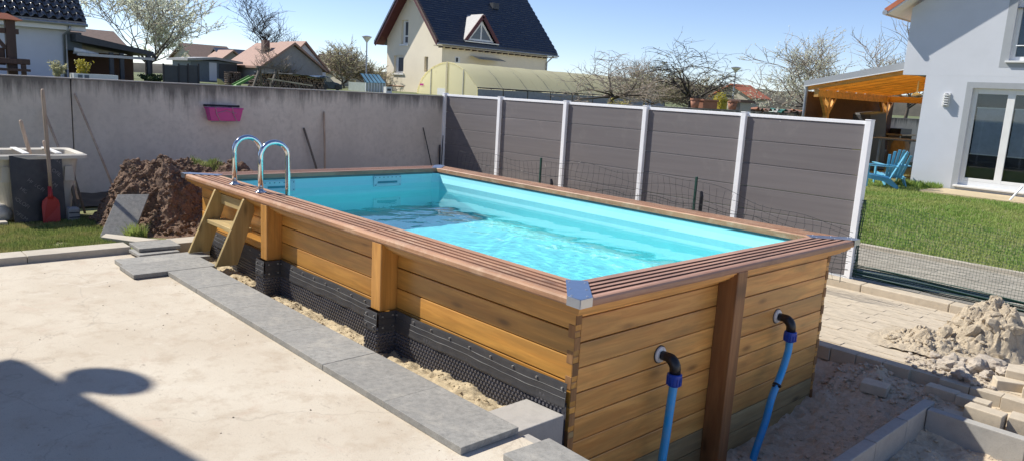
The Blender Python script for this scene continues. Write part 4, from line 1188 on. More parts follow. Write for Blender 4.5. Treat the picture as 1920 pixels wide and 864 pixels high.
# heap of dried mortar sand with a ragged crest
def heap_z(x, y):
    dx, dy = (x-5.93)/.40, (y-4.72)/.37
    r = math.hypot(dx, dy)
    h = .33*max(0, 1-r**1.6)
    h += .17*math.exp(-(((x-5.93)/.10)**2+((y-4.83)/.10)**2))+.10*math.exp(-(((x-6.10)/.09)**2+((y-4.75)/.13)**2))
    tail = .10*math.exp(-(((x-5.62)/.30)**2+((y-4.35)/.34)**2))
    h = max(h, tail)
    k = min(1, h*9)
    return -.338+h+k*(.075*fbm(x*5, y*5, 7)+.075*abs(noise.noise(Vector((x*11, y*11, 2))))+.040*abs(noise.noise(Vector((x*24, y*24, 2))))+.016*noise.noise(Vector((x*45, y*45, 2))))
hp = thing('mortar_heap', 'ragged heap of dried sandy mortar on the paved strip', 'sand heap', (5.93, 4.72, -.33))
MB().grid(5.15, 6.75, 3.95, 5.45, 170, 170, lambda x, y: (x+.02*noise.noise(Vector((x*14, y*14, 1))), y+.02*noise.noise(Vector((x*14, y*14, 8))), heap_z(x, y))).build('heap', M['clay_pile'], hp)
clods('crumbs', M['clay_pile'], 1100, (5.3, 6.55, 4.0, 5.3), .005, .030, 46, heap_z, lambda x, y: heap_z(x, y) > -.31, hp)
lump = rock_mesh('crest_lump', .07, 91, (.8, .8, 1.4), .5, 2)
for x, y, z, s in ((5.92, 4.83, .07, .8), (5.97, 4.80, -.01, .9), (6.09, 4.76, -.03, .9), (5.86, 4.78, -.03, .8), (5.75, 4.62, -.13, .9), (6.02, 4.58, -.10, 1.1), (5.88, 4.50, -.15, .9), (6.14, 4.62, -.08, .9), (5.70, 4.45, -.20, .8), (6.00, 4.68, -.02, .8)):
    o = place('crest_lump', lump, M['clay_pile'], hp, (x, y, z)); o.scale = (s, s, s); o.rotation_euler = (x*9, y*7, x*5)
# ------------------------------------------------------------------ trees and shrubs
def grow_tree(name, label, base, H, spread, seed, levels=4, bark='bark', twig='twig', leaf=None, nleaf=0, leaf_size=.06, droop=0.0, lean=(0, 0), trunk_h=.28, r0=.12, upright=.55, kids=(5, 5, 4, 3), cat='tree', group=None, twig_r=.012, flat=1.0):
    rr = random.Random(seed)
    root = thing(name, label, cat, base, group=group)
    tb = MB(); cb = MB(); tips = []
    def branch(p, d, length, r, lev):
        n = 4 if lev < 2 else 3
        pts = [p.copy()]; rad = [r]; d = d.normalized()
        for i in range(n):
            w = .22 if lev else .10
            d = d+Vector((rr.gauss(0, w), rr.gauss(0, w), rr.gauss(0, w)*.8+(.10 if lev < 3 else .03)*upright-droop*(.10*lev)))
            d.normalize(); p = p+d*(length/n); pts.append(p.copy()); rad.append(max(.004, r*(1-.62*(i+1)/n)))
        (tb if lev < 2 else cb).tube(pts, rad, 7 if lev == 0 else (5 if lev == 1 else 3), lev < 2)
        if lev >= levels-1: tips.append(pts); return
        k = kids[min(lev, len(kids)-1)]
        for i in range(k):
            t = lerp(.35 if lev else .55, 1.0, (i+rr.random()*.6)/k); t = min(t, .999)
            j = int(t*n); q = pts[j].lerp(pts[j+1], t*n-j); rq = lerp(rad[j], rad[j+1], t*n-j)
            az = rr.uniform(0, 2*PI) if lev else 2*PI*i/k+rr.uniform(-.4, .4)
            side = Vector((math.cos(az), math.sin(az), 0))
            el = rr.uniform(.15, .9)*upright+.05
            nd = side*(1-el*.5)+Vector((0, 0, el)) if lev == 0 else (d*.55+side*.75+Vector((0, 0, .28*upright+rr.uniform(-.25, .25)-droop*.3)))
            nd.z *= flat
            ln = length*(rr.uniform(.55, .85) if lev else 1) if lev else spread*rr.uniform(.75, 1.15)
            if lev == 0: ln = min(ln, (H*.9)) if el < .6 else (H*(1-trunk_h))*rr.uniform(.6, .9)
            branch(q, nd, ln, max(twig_r if lev >= levels-2 else twig_r*1.6, rq*(.62 if lev else .66)), lev+1)
    branch(Vector(base), Vector((lean[0], lean[1], 1)), H*trunk_h*1.5, r0, 0)
    tb.build('trunk', M[bark], root, smooth=True)
    cr = cb.build('crown', M[twig], root)
    if leaf and tips:
        V = []; F = []
        for _ in range(nleaf):
            pts = tips[rr.randrange(len(tips))]; k = rr.randrange(len(pts)-1)
            c = pts[k].lerp(pts[k+1], rr.random())+Vector((rr.gauss(0, .03), rr.gauss(0, .03), rr.gauss(0, .03)))
            a = Vector((rr.gauss(0, 1), rr.gauss(0, 1), rr.gauss(0, 1))).normalized(); b = a.orthogonal().normalized()
            s = leaf_size*rr.uniform(.5, 1.2); i = len(V)
            V += [c+a*s, c+b*s*.8, c-a*s*.9, c-b*s*.8]; F.append((i, i+1, i+2, i+3))
        mb = MB(); mb.add(V, F); mb.build('blossom' if 'blossom' in leaf else 'leaves', M[leaf], cr, kind='stuff')
    return root
grow_tree('blossom_tree', 'large white-green blossoming tree behind the charcoal carport', (-34.4, 10.35, GT), 4.5, 1.65, 11, 5, leaf='blossom', nleaf=20000, leaf_size=.042, upright=.95, r0=.13, trunk_h=.16, kids=(9, 5, 5, 4), group='blossoming trees')
grow_tree('bare_tree', 'tall bare tree rising behind the pink roofed house', (-69.5, 33.2, GT), 7.4, 2.6, 42, 5, bark='bark_dark', twig='bark_dark', upright=.9, r0=.22, trunk_h=.40, kids=(9, 5, 4, 4), twig_r=.018, group='bare trees')
grow_tree('fruit_tree', 'gnarled bare fruit tree spreading in front of the cream polytunnel', (-15.45, 25.0, GT), 2.2, 1.8, 13, 5, bark='bark', twig='twig', upright=.45, r0=.18, trunk_h=.20, kids=(7, 5, 4, 4), droop=.15, lean=(.1, .25), twig_r=.010, group='fruit trees')
grow_tree('fruit_tree', 'dark umbrella-shaped bare fruit tree above the fence', (-14.65, 30.6, GT), 2.4, 2.1, 14, 5, bark='bark_dark', twig='bark_dark', leaf='bud', nleaf=1200, leaf_size=.035, upright=.50, r0=.19, trunk_h=.24, kids=(7, 5, 4, 4), droop=.35, twig_r=.010, lean=(-.15, -.12), group='fruit trees')
grow_tree('budding_bush', 'olive budding bush filling the gap behind the umbrella-shaped tree', (-17.9, 31.6, GT), 1.7, 1.6, 15, 5, leaf='bud', nleaf=3000, leaf_size=.036, upright=.5, r0=.07, trunk_h=.12, kids=(10, 5, 4, 4), cat='bush', group='budding bushes')
grow_tree('budding_bush', 'olive budding bush to the right behind the terracotta pots', (-16.6, 33.4, GT), 1.4, 1.3, 16, 5, leaf='bud', nleaf=3000, leaf_size=.036, upright=.45, r0=.07, trunk_h=.12, kids=(10, 5, 4, 4), cat='bush', group='budding bushes')
grow_tree('blossom_tree', 'wide blossoming tree left of the wooden pergola', (-10.6, 35.2, GT-.1), 3.0, 2.2, 17, 5, leaf='blossom', nleaf=6000, leaf_size=.036, upright=.6, r0=.13, trunk_h=.18, kids=(9, 5, 5, 4), group='blossoming trees')
grow_tree('blossom_tree', 'tall budding tree between the pergola roof and the grey house', (-7.6, 40.0, GT-.4), 5.4, 1.9, 18, 5, leaf='blossom', nleaf=1400, leaf_size=.04, upright=.85, r0=.12, trunk_h=.25, kids=(8, 5, 5, 4), group='blossoming trees')
grow_tree('budding_bush', 'tall olive bush behind the street lamp', (-48.5, 30.2, GT), 3.2, 1.7, 19, 5, leaf='bud', nleaf=4500, leaf_size=.055, upright=.85, r0=.10, trunk_h=.12, kids=(10, 5, 5, 4), cat='bush', group='budding bushes', twig_r=.018)
grow_tree('budding_bush', 'brownish bush between street lamp and cream house', (-49.4, 33.0, GT), 2.5, 1.5, 20, 5, leaf='bud', nleaf=3000, leaf_size=.055, upright=.7, r0=.09, trunk_h=.12, kids=(10, 5, 5, 4), cat='bush', group='budding bushes', twig_r=.018)
grow_tree('bare_tree', 'small bare shrub against the pink roofed house', (-41.0, 20.6, GT), 1.9, 1.0, 22, 5, twig='twig', upright=.9, r0=.05, trunk_h=.2, kids=(8, 5, 4, 3), twig_r=.014, group='bare trees')
grow_tree('bare_tree', 'bare thin tree right of the cream house', (-27.5, 43.5, GT), 3.2, 1.7, 23, 5, twig='twig', upright=.8, r0=.08, trunk_h=.2, kids=(9, 5, 5, 3), twig_r=.014, group='bare trees')
def shrub(name, label, c, rx, ry, rz, n, leaf, size, seed, stems=14, group=None):
    rr = random.Random(seed); t = thing(name, label, 'shrub', c, group=group); mb = MB(); V = []; F = []
    for i in range(stems):
        a = rr.uniform(0, 6.3); e = Vector((c[0]+rx*math.cos(a)*rr.random(), c[1]+ry*math.sin(a)*rr.random(), c[2]+rz*rr.uniform(.6, 1)))
        b = Vector(c); mb.tube([b, b.lerp(e, .5)+Vector((0, 0, rz*.1)), e], [.012, .009, .004], 4)
        for _ in range(n//stems):
            p = b.lerp(e, rr.uniform(.3, 1.05))+Vector((rr.gauss(0, .05*rx+.03), rr.gauss(0, .05*ry+.03), rr.gauss(0, .06*rz)))
            q = Vector((rr.gauss(0, 1), rr.gauss(0, 1), rr.gauss(0, 1))).normalized(); o = q.orthogonal().normalized(); s = size*rr.uniform(.5, 1.2); k = len(V)
            V += [p+q*s, p+o*s*.6, p-q*s, p-o*s*.6]; F.append((k, k+1, k+2, k+3))
    mb.build('stems', M['twig'], t, kind='stuff'); m2 = MB(); m2.add(V, F); m2.build('foliage', M[leaf], t, kind='stuff')
shrub('flowering_shrub', 'pale grassy shrub with white flowers in front of the white house', (-21.75, 3.55, GT), .42, .30, .62, 900, 'bud', .035, 51)
shrub('flowering_shrub', 'yellow flowering shrub beside the white house corner', (-21.6, 4.25, GT), .35, .32, .72, 900, 'yellow_leaf', .04, 52)
shrub('evergreen_shrub', 'low spreading green juniper under the blossoming tree', (-24.2, 7.35, GT), .8, .6, .35, 1500, 'leaf_dark', .05, 53)
shrub('flowering_shrub', 'yellow-leaved plant on the dark wall beside the terracotta pots', (WX-.06, 15.55, 1.50), .2, .22, .45, 500, 'yellow_leaf', .03, 54)
shrub('flowering_shrub', 'sparse yellow twigs behind the fence post in front of the polytunnel', (WX-.3, 11.5, GT), .25, .35, .42, 300, 'yellow_leaf', .02, 55)

# ------------------------------------------------------------------ buildings behind the wall
# white house on the left with dark pantiles
hx = -25.5
wh = thing('white_house', 'white house with glossy black pantile roof at the top left', 'house', (-28, 0, GT))
MB().box(-31.5, hx, -9, 4.74, GT-.2, 3.22).build('wall', M['render_white'], wh)
MB().prism([(-31.5, 3.22), (hx, 3.22), (-28.5, 6.0)], lambda p, q, t: (p, t, q), 4.44, 4.735).build('gable', M['render_white'], wh)
rf = MB().hexa([(hx+.48, -9.2, 3.24), (hx+.48, 5.32, 3.24), (-28.5, 5.32, 6.08), (-28.5, -9.2, 6.08), (hx+.48, -9.2, 3.36), (hx+.48, 5.32, 3.36), (-28.5, 5.32, 6.20), (-28.5, -9.2, 6.20)])
rf.hexa([(-31.9, -9.2, 3.24), (-28.5, -9.2, 6.08), (-28.5, 5.32, 6.08), (-31.9, 5.32, 3.24), (-31.9, -9.2, 3.36), (-28.5, -9.2, 6.20), (-28.5, 5.32, 6.20), (-31.9, 5.32, 3.36)])
roof = rf.build('roof', M['tile_dark'], wh)
sl = math.atan2(6.08-3.24, hx+.48+28.5); tl = .36
tm = MB(); vs = []; NP = 10
for e, (u, lift) in enumerate(((0, .085), (tl*1.12, .012))):
    for i in range(NP+1):
        y = lerp(0, .285, i/NP); z = .055*math.sin(2*PI*i/NP+.4)+(.018 if i < 5 else 0)+lift
        vs.append((u, y, z))
    for i in range(NP+1): vs.append((u, lerp(0, .285, i/NP), vs[e*2*(NP+1)+i][2]-.022))
n1 = NP+1
fs = [(i, i+1, 2*n1+i+1, 2*n1+i) for i in range(NP)]+[(n1+i, n1+i+1, i+1, i) for i in range(NP)]
tm.add(vs, fs); tme = tm.mesh('roof_tile'); tme.materials.append(M['tile_dark'])
tme.polygons.foreach_set('use_smooth', [i < NP for i in range(2*NP)])
for r in range(9):
    for c in range(19):
        y = 5.30-.285*(c+1)
        u = r*tl; x = hx+.50-u*math.cos(sl); z = 3.375+u*math.sin(sl)
        o = bpy.data.objects.new('roof_tile', tme); COL.objects.link(o); o.parent = roof
        o.matrix_local = Matrix.Translation(Vector((x, y, z))-world_off(roof)) @ Matrix(((-math.cos(sl), 0, math.sin(sl)), (0, 1, 0), (math.sin(sl), 0, math.cos(sl)))).to_4x4()
MB().box(hx+.02, hx+.42, -9.2, 5.30, 3.02, 3.235).build('fascia', M['white_paint'], wh)
MB().tube([(hx+.55, -9.2, 3.24), (hx+.55, 5.34, 3.24)], .06, 8).build('gutter', M['grey_metal'], wh)
MB().tube([(hx+.5, 4.75, 3.2), (hx+.48, 4.72, 3.0), (hx+.10, 4.62, 2.85), (hx+.07, 4.62, GT)], .05, 8).build('downpipe', M['grey_metal'], wh, smooth=True)
MB().box(hx-3, hx-.02, 4.742, 5.25, 2.3, 2.98).build('grey_panel', M['slate_grey'], wh)
# charcoal carport leaning on it
cp = thing('carport', 'charcoal lean-to carport sloping down from the white house', 'carport', (-25, 6.3, GT))
MB().hexa([(-24.7, 4.86, 2.62), (-24.7, 7.62, 2.28), (-27.5, 7.62, 2.28), (-27.5, 4.86, 2.62), (-24.7, 4.86, 2.90), (-24.7, 7.62, 2.44), (-27.5, 7.62, 2.44), (-27.5, 4.86, 2.90)]).build('roof', M['charcoal'], cp)
MB().box(-24.72, -24.60, 4.86, 7.60, 2.10, 2.20).build('beam', M['grey_metal'], cp)
for y in (6.05, 6.42, 7.42): MB().box(-24.78, -24.64, y-.07, y+.07, GT, 2.3).build('post', M['charcoal'], cp)
MB().tube([(-24.66, 7.62, 2.30), (-24.66, 7.68, 2.22), (-24.66, 7.50, 2.10), (-24.66, 7.5, GT)], .04, 8).build('downpipe', M['dark_metal'], cp)
MB().box(-27.5, -27.3, 4.9, 7.6, GT, 2.3).build('back_wall', M['brown_screen'], cp)
aw = thing('folded_awning', 'folded white awning hanging under the charcoal carport roof', 'awning', (-24.95, 5.15, 2.2))
MB().tube([(-24.95, 4.84, 2.30), (-24.95, 5.2, 2.26), (-24.95, 5.66, 2.20)], [.10, .085, .05], 10).build('cloth_roll', M['white_paint'], aw, smooth=True)
MB().tube([(-24.95, 4.80, 2.18), (-24.95, 5.70, 2.17)], .03, 8).build('arm', M['grey_metal'], aw)
bx_ = thing('planter_box', 'low white raised bed with panels in front of the yellow shrub', 'planter', (-21.55, 4.4, GT))
MB().box(-21.7, -21.2, 3.92, 5.3, GT, 1.46).build('box', M['white_paint'], bx_)
for y in (4.05, 4.25): MB().box(-21.199, -21.19, y, y+.14, 1.27, 1.42).build('panel', M['slate_grey'], bx_)
# dark timber garden frame and bench at the very left
gf = thing('garden_shelter', 'dark brown timber garden shelter post with small tiled roof at the left edge', 'shelter', (-5.2, -.55, GT))
MB().box(-5.26, -5.14, -.56, -.44, GT, 2.26).build('post', M['dark_timber'], gf, bevel=.01)
MB().box(-5.26, -5.14, -2.2, -2.08, GT, 2.26).build('post', M['dark_timber'], gf, bevel=.01)
MB().hexa([(-5.5, -2.5, 2.245), (-4.95, -2.5, 2.245), (-4.95, -.375, 2.245), (-5.5, -.375, 2.245), (-5.4, -2.5, 2.36), (-5.05, -2.5, 2.36), (-5.05, -.55, 2.33), (-5.4, -.55, 2.33)]).build('small_roof', M['tile_red'], gf)
MB().box(-5.24, -5.16, -2.4, -.40, 2.06, 2.13).build('rail', M['dark_timber'], gf)
MB().bar((-5.2, -.56, 1.85), (-5.2, -.72, 2.06), .05, .05).build('brace', M['dark_timber'], gf)
MB().box(-5.28, -5.22, -2.1, -.57, 1.62, 1.86).build('panel_board', M['dark_timber'], gf)
bn_ = thing('garden_bench', 'dark garden bench end showing beside the timber post', 'bench', (-5.2, -.6, GT))
MB().box(-5.13, -5.06, -1.9, -.30, 1.64, 1.72).build('backrest', M['dark_timber'], bn_, bevel=.01)
MB().box(-5.2, -4.9, -1.9, -.33, 1.545, 1.58).build('seat', M['dark_timber'], bn_)
for y in (-1.7, -.38): MB().box(-5.12, -5.07, y-.03, y+.03, GT, 1.64).build('leg', M['dark_timber'], bn_)
# dark shade netting panels
dn = thing('shade_panels', 'dark green shade netting panels on posts right of the carport', 'fence', (-15, 5.3, GT))
for y in (4.78, 5.20, 5.46, 5.76): MB().box(-15.02, -14.98, y-.022, y+.022, GT, 1.90+.06*(y-4.8)).build('post', M['dark_metal'], dn)
for a, b in ((4.80, 5.18), (5.22, 5.44), (5.48, 5.74)): MB().box(-15.01, -15.0, a, b, GT+.1, 1.86+.06*(a-4.8)).build('net_panel', M['charcoal'], dn)
# brown weathered roof behind the carport
b1 = thing('brown_barn', 'low barn with weathered brown roof behind the carport', 'barn', (-42, 10, GT))
MB().box(-46, -41, 6, 11.0, GT, 2.8).build('wall', M['render_shade'], b1)
MB().hexa([(-40.4, 5.6, 2.78), (-40.4, 11.3, 2.78), (-43.5, 11.3, 3.84), (-43.5, 5.6, 3.84), (-40.4, 5.6, 2.9), (-40.4, 11.3, 2.9), (-43.5, 11.3, 3.96), (-43.5, 5.6, 3.96)]).build('roof', M['tile_brown'], b1)
# gable house helper: ridge along 'axis'
def gable_house(name, label, x0, x1, y0, y1, zb, ze, zr, axis, wallm, roofm, over=.3, cat='house', verge=None, loc=None):
    t = thing(name, label, cat, loc or ((x0+x1)/2, (y0+y1)/2, zb))
    MB().box(x0, x1, y0, y1, zb, ze).build('wall', M[wallm], t)
    xm, ym = (x0+x1)/2, (y0+y1)/2
    if axis == 'y':
        for ya, yb in ((y0, y0+.2), (y1-.2, y1)): MB().prism([(x0, ze), (x1, ze), (xm, zr-.08)], lambda p, q, s: (p, s, q), ya+.001, yb-.001).build('gable', M[wallm], t)
        k = (zr-ze)/(xm-x0)
        for sgn, xe in ((-1, x0), (1, x1)):
            a = xe+sgn*over; za = ze-over*k
            MB().hexa([(a, y0-over, za), (a, y1+over, za), (xm, y1+over, zr), (xm, y0-over, zr), (a, y0-over, za+.14), (a, y1+over, za+.14), (xm, y1+over, zr+.16), (xm, y0-over, zr+.16)]).build('roof_slope', M[roofm], t)
    else:
        for xa, xb in ((x0, x0+.2), (x1-.2, x1)): MB().prism([(y0, ze), (y1, ze), (ym, zr-.08)], lambda p, q, s: (s, p, q), xa+.001, xb-.001).build('gable', M[wallm], t)
        k = (zr-ze)/(ym-y0)
        for sgn, ye in ((-1, y0), (1, y1)):
            a = ye+sgn*over; za = ze-over*k
            MB().hexa([(x0-over, a, za), (x1+over, a, za), (x1+over, ym, zr), (x0-over, ym, zr), (x0-over, a, za+.14), (x1+over, a, za+.14), (x1+over, ym, zr+.16), (x0-over, ym, zr+.16)]).build('roof_slope', M[roofm], t)
    return t
gable_house('village_house', 'distant house with dull brown roof left of the bare tree', -72, -66, 24.4, 28.4, 0, 3.2, 4.45, 'y', 'render_beige', 'tile_brown')
gable_house('village_house', 'distant dark roofed long house between the two paler roofs', -68, -64.5, 26.6, 33, 0, 3.2, 4.15, 'y', 'render_shade', 'tile_dark')
gable_house('village_house', 'small grey gabled house in front of the dark roofed long house', -66, -62.5, 25.6, 27.6, 0, 3.2, 3.95, 'x', 'render_shade', 'tile_pink')
t = gable_house('grey_garage', 'blue-grey metal garage with a pale door behind the wall', -47, -43.6, 15.9, 19.0, 0, 2.55, 2.70, 'x', 'slate_grey', 'tarp')
MB().box(-43.6, -43.57, 17.1, 17.6, 1.3, 2.5).build('door', M['render_white'], t)
MB().box(-43.6, -43.56, 17.75, 18.95, 1.5, 2.45).build('shutter', M['charcoal'], t)
t = gable_house('village_house', 'house with faded pink tiled roof and grey gable behind the log pile', -46.5, -40.9, 19.6, 24.0, 0, 2.48, 4.02, 'x', 'render_shade', 'tile_pink', .25)
ch = MB().box(-43.3, -42.8, 20.6, 21.0, 3.3, 4.25).build('chimney', M['tile_brown'], t)
MB().box(-40.9, -40.85, 20.6, 20.9, 1.6, 2.2).build('window', M['room'], t)
t = gable_house('village_house', 'white-gabled house standing just behind the pink roofed one', -51, -46.9, 23.9, 27.6, 0, 2.6, 4.5, 'x', 'render_white', 'tile_pink', .25)
t = gable_house('village_house', 'far house with dark brown roof and two chimneys', -90, -85, 49.4, 53.6, 0, 4.0, 5.25, 'y', 'render_beige', 'tile_brown')
for y in (50.6, 51.9): MB().box(-87.7, -87.3, y-.2, y+.2, 5.0, 5.95).build('chimney', M['charcoal'], t)
gable_house('village_house', 'far low pink house under the brown roofed one', -84, -80, 48.2, 51.0, 0, 2.7, 3.3, 'y', 'render_beige', 'tile_pink')
t = gable_house('village_house', 'far house with bright orange-red roof above the fence', -42, -37, 75.6, 79.2, 0, 2.62, 3.92, 'y', 'render_beige', 'tile_red', .4)
# log pile under a tarpaulin
lp = thing('log_pile', 'long stacked firewood pile under a grey tarpaulin behind the wall', 'log pile', (-28.5, 14.8, GT))
mb = MB(); me_ = MB(); rr = random.Random(5)
for r in range(8):
    for c in range(34):
        y = 13.05+c*.108+(.05 if r % 2 else 0)+rr.uniform(-.02, .02); z = GT+.06+r*.095+rr.uniform(-.01, .01)
        if z > 1.28+.62*min(1, (y-12.6)/.8)-.10*max(0, y-15.2): continue
        x = -27.6-.15*(y-13)*-.45+rr.uniform(-.08, .03); rad = rr.uniform(.040, .058); nn = 6
        mb.tube([(x-.6, y, z), (x, y, z)], rad, nn, False)
        me_.add([(x+.002, y+rad*.95*math.cos(2*PI*k/nn+.3), z+rad*.95*math.sin(2*PI*k/nn+.3)) for k in range(nn)], [tuple(range(nn))])
mb.build('logs', M['log_bark'], lp, kind='stuff'); me_.build('log_ends', M['log_end'], lp, kind='stuff')
MB().grid(-28.4, -27.0, 13.2, 16.7, 6, 24, lambda x, y: 1.93+.03*fbm(x*3, y*3)-.09*max(0, y-15.2)).build('tarpaulin', M['tarp'], lp, smooth=True)
l2 = thing('log_pile', 'short end of a second firewood pile left of the swing frame', 'log pile', (-29.0, 13.0, GT))
mb = MB()
for r in range(7):
    for c in range(6):
        y = 12.35+c*.11; z = GT+.06+r*.095; mb.tube([(-29.3, y, z), (-28.75+rr.uniform(-.05, .05), y+rr.uniform(-.02, .02), z)], rr.uniform(.042, .056), 6)
mb.build('logs', M['log_bark'], l2, kind='stuff')
# swing frame, slide, plank bench, small fan
sw = thing('swing_frame', 'weathered timber A-frame swing in front of the log pile', 'swing', (-23.3, 11.7, GT))
for y in (11.37, 12.13):
    MB().bar((-23.0, y-.42, GT), (-23.2, y, 2.10), .07, .09).build('leg', M['grey_timber'], sw)
    MB().bar((-23.5, y+.22, GT), (-23.2, y, 2.10), .07, .09).build('leg', M['grey_timber'], sw)
MB().bar((-23.2, 11.2, 2.10), (-23.2, 12.35, 2.10), .09, .09).build('top_beam', M['grey_timber'], sw)
MB().box(-23.3, -23.0, 11.5, 12.0, 1.40, 1.44).build('seat', M['dark_timber'], sw)
for y in (11.55, 11.95): MB().tube([(-23.2, y, 1.44), (-23.2, y, 2.08)], .012, 5).build('rope', M['dark_metal'], sw)
sd = thing('garden_slide', 'lime green plastic slide at the foot of the swing frame', 'slide', (-22.7, 10.4, GT))
MB().hexa([(-22.9, 10.05, 1.24), (-22.5, 10.05, 1.24), (-22.5, 10.75, 1.62), (-22.9, 10.75, 1.62), (-22.9, 10.05, 1.29), (-22.5, 10.05, 1.29), (-22.5, 10.75, 1.67), (-22.9, 10.75, 1.67)]).build('chute', M['lime'], sd)
for x in (-22.92, -22.49): MB().bar((x, 10.05, 1.30), (x, 10.78, 1.70), .03, .09).build('side', M['lime'], sd)
pb_ = thing('trestle_plank', 'long pale plank lying on a trestle in front of the firewood', 'plank', (-21.0, 11.6, GT))
MB().bar((-21.35, 10.85, 1.645), (-20.66, 12.45, 1.46), .20, .05).build('plank', M['pale_board'], pb_)
for x, y, z in ((-21.3, 10.95, 1.61), (-20.85, 11.95, 1.5)): MB().box(x-.03, x+.03, y-.03, y+.03, GT, z).build('leg', M['grey_timber'], pb_)
gfan = MB().prism([(0, 0)]+[(.30*math.cos(a), .34*math.sin(a)) for a in [PI/2*k/8 for k in range(9)]], lambda p, q, t: (-20.2+t, 8.36+p, GT+q), 0, .03).build('sun_screen', M['bud'], at=(-20.2, 8.45, GT))
tag(gfan, 'small pale green quarter-round screen standing above the wall', 'screen')
car = thing('parked_car', 'dark blue car with its windscreen half hidden behind the firewood', 'car', (-31.6, 19.4, GT))
MB().prism([(18.7, 1.25), (20.05, 1.25), (20.05, 1.50), (19.85, 1.60), (19.55, 1.66), (19.25, 1.93), (18.9, 1.97), (18.6, 1.93)], lambda p, q, t: (t, p, q), -32.9, -31.4).build('body', M['car_paint'], car, bevel=.05)
MB().prism([(19.24, 1.90), (19.52, 1.665), (19.0, 1.665), (18.9, 1.92)], lambda p, q, t: (t, p, q), -31.402, -31.39).build('side_window', M['glass'], car)
for y in (18.95, 19.75): MB().prism([(y+.16*math.cos(2*PI*k/14), 1.36+.16*math.sin(2*PI*k/14)) for k in range(14)], lambda p, q, t: (t, p, q), -31.42, -31.36).build('wheel', M['black_plastic'], car)
fe = thing('paddock_fence', 'low timber fence with round posts left of the glass greenhouse', 'fence', (-36, 23, GT))
for k in range(7): MB().tube([(-37.2, 22.3+k*.55, GT-.1), (-37.2, 22.3+k*.55, 1.62)], .04, 6).build('post', M['grey_timber'], fe)
for z in (1.35, 1.52): MB().bar((-37.2, 22.2, z), (-37.2, 25.7, z), .03, .05).build('rail', M['grey_timber'], fe)
# street lamps
def street_lamp(x, y, zt, label, r=.36, zb=GT):
    t = thing('street_lamp', label, 'street lamp', (x, y, zb), group='conical street lamps')
    MB().lathe((x, y, zb), [(.09, 0), (.085, .6), (.06, .7), (.05, zt-zb-.45), (.05, zt-zb-.42)], 10).build('pole', M['grey_metal'], t, smooth=True)
    MB().lathe((x, y, zt-.45), [(.06, 0), (.10, .06), (r, .40)], 16, False).build('diffuser', M['white_plastic'], t, smooth=True)
    MB().lathe((x, y, zt-.05), [(r+.03, 0), (r+.03, .035), (r*.5, .09), (.02, .11)], 16).build('cap', M['grey_metal'], t)
street_lamp(-43.3, 29.06, 5.25, 'slim street lamp with conical head left of the cream house')
street_lamp(-28.35, 57.4, 4.92, 'distant street lamp behind the umbrella-shaped fruit tree', .42)
# glass greenhouse
gg = thing('glass_greenhouse', 'small glass greenhouse with light blue roof beside the cream house', 'greenhouse', (-32.8, 23.0, GT))
gx0, gx1, gy0, gy1 = -34.6, -32.55, 22.35, 23.75
MB().hexa([(gx1, gy0-.05, 1.74), (gx1+.05, gy1, 1.74+.02), (gx1-.7, gy1, 2.26), (gx1-.7, gy0+.05, 2.26), (gx1, gy0-.05, 1.76), (gx1+.05, gy1, 1.78), (gx1-.7, gy1, 2.28), (gx1-.7, gy0+.05, 2.28)]).build('roof_glazing', m_plain('blue_glazing', (.22, .42, .52), .2, bump=0), gg)
for k in range(6): MB().bar((gx1+.02, lerp(gy0, gy1, k/5), 1.775), (gx1-.7, lerp(gy0, gy1, k/5), 2.29), .04, .03).build('glazing_bar', M['dark_metal'], gg)
MB().box(gx0, gx1-.02, gy0+.02, gy1-.02, GT, 1.735).build('side_glazing', m_plain('pale_glazing', (.42, .46, .42), .3, bump=0), gg)
for k in range(8): MB().box(gx1-.02, gx1+.02, lerp(gy0, gy1, k/7)-.02, lerp(gy0, gy1, k/7)+.02, GT, 1.75).build('mullion', M['fence_alu'], gg)
wb = thing('meter_cabinet', 'small white cabinet with a dark hatch in front of the glass greenhouse', 'cabinet', (-31.3, 23.2, GT))
MB().box(-31.5, -31.2, 22.95, 23.35, GT, 1.56).build('cabinet', M['white_paint'], wb); MB().box(-31.199, -31.19, 23.02, 23.28, 1.33, 1.46).build('hatch', M['charcoal'], wb)

# ------------------------------------------------------------------ cream house
cx, cy = -41.60, 35.03                            # near corner
cl = -49.55; cr_ = 47.1; ze = 5.75; xm = (cx+cl)/2; zr = 10.15
ch_ = thing('cream_house', 'tall cream house with steep dark slate roof and triangular dormer', 'house', ((cx+cl)/2, (cy+cr_)/2, GT))
MB().box(cl, cx, cy+.21, cr_, .0, ze).build('wall', M['render_cream'], ch_)
# gable wall with window openings left as real recesses
wins = [(-48.43, -46.96, 2.77, 4.23), (-47.41, -46.41, 5.22, 7.19), (-43.96, -43.44, 2.94, 4.16)]
def panel(y, rects, outline_fn, x0, x1, z0, z1):
    """wall face made of strips round rectangular openings"""
    X = sorted({x0, x1}|{r[0] for r in rects}|{r[1] for r in rects}); mb = MB()
    for a, b in zip(X[:-1], X[1:]):
        m = (a+b)/2; cuts = sorted((r[2], r[3]) for r in rects if r[0] < m < r[1])
        z = z0; spans = []
        for u, v in cuts: spans.append((z, u)); z = v
        spans.append((z, None))
        for u, v in spans:
            ta, tb_ = (outline_fn(a), outline_fn(b)) if v is None else (v, v)
            mb.hexa([(a, y, u), (b, y, u), (b, y+.2, u), (a, y+.2, u), (a, y, ta), (b, y, tb_), (b, y+.2, tb_), (a, y+.2, ta)])
    return mb
ol = lambda x: ze+(zr-.1-ze)*(1-abs(x-xm)/((cx-cl)/2))
panel(cy, wins+[(xm-.001, xm+.001, zr-.2, zr-.19)], ol, cl, cx, 0, ze).build('gable_wall', M['render_cream'], ch_)
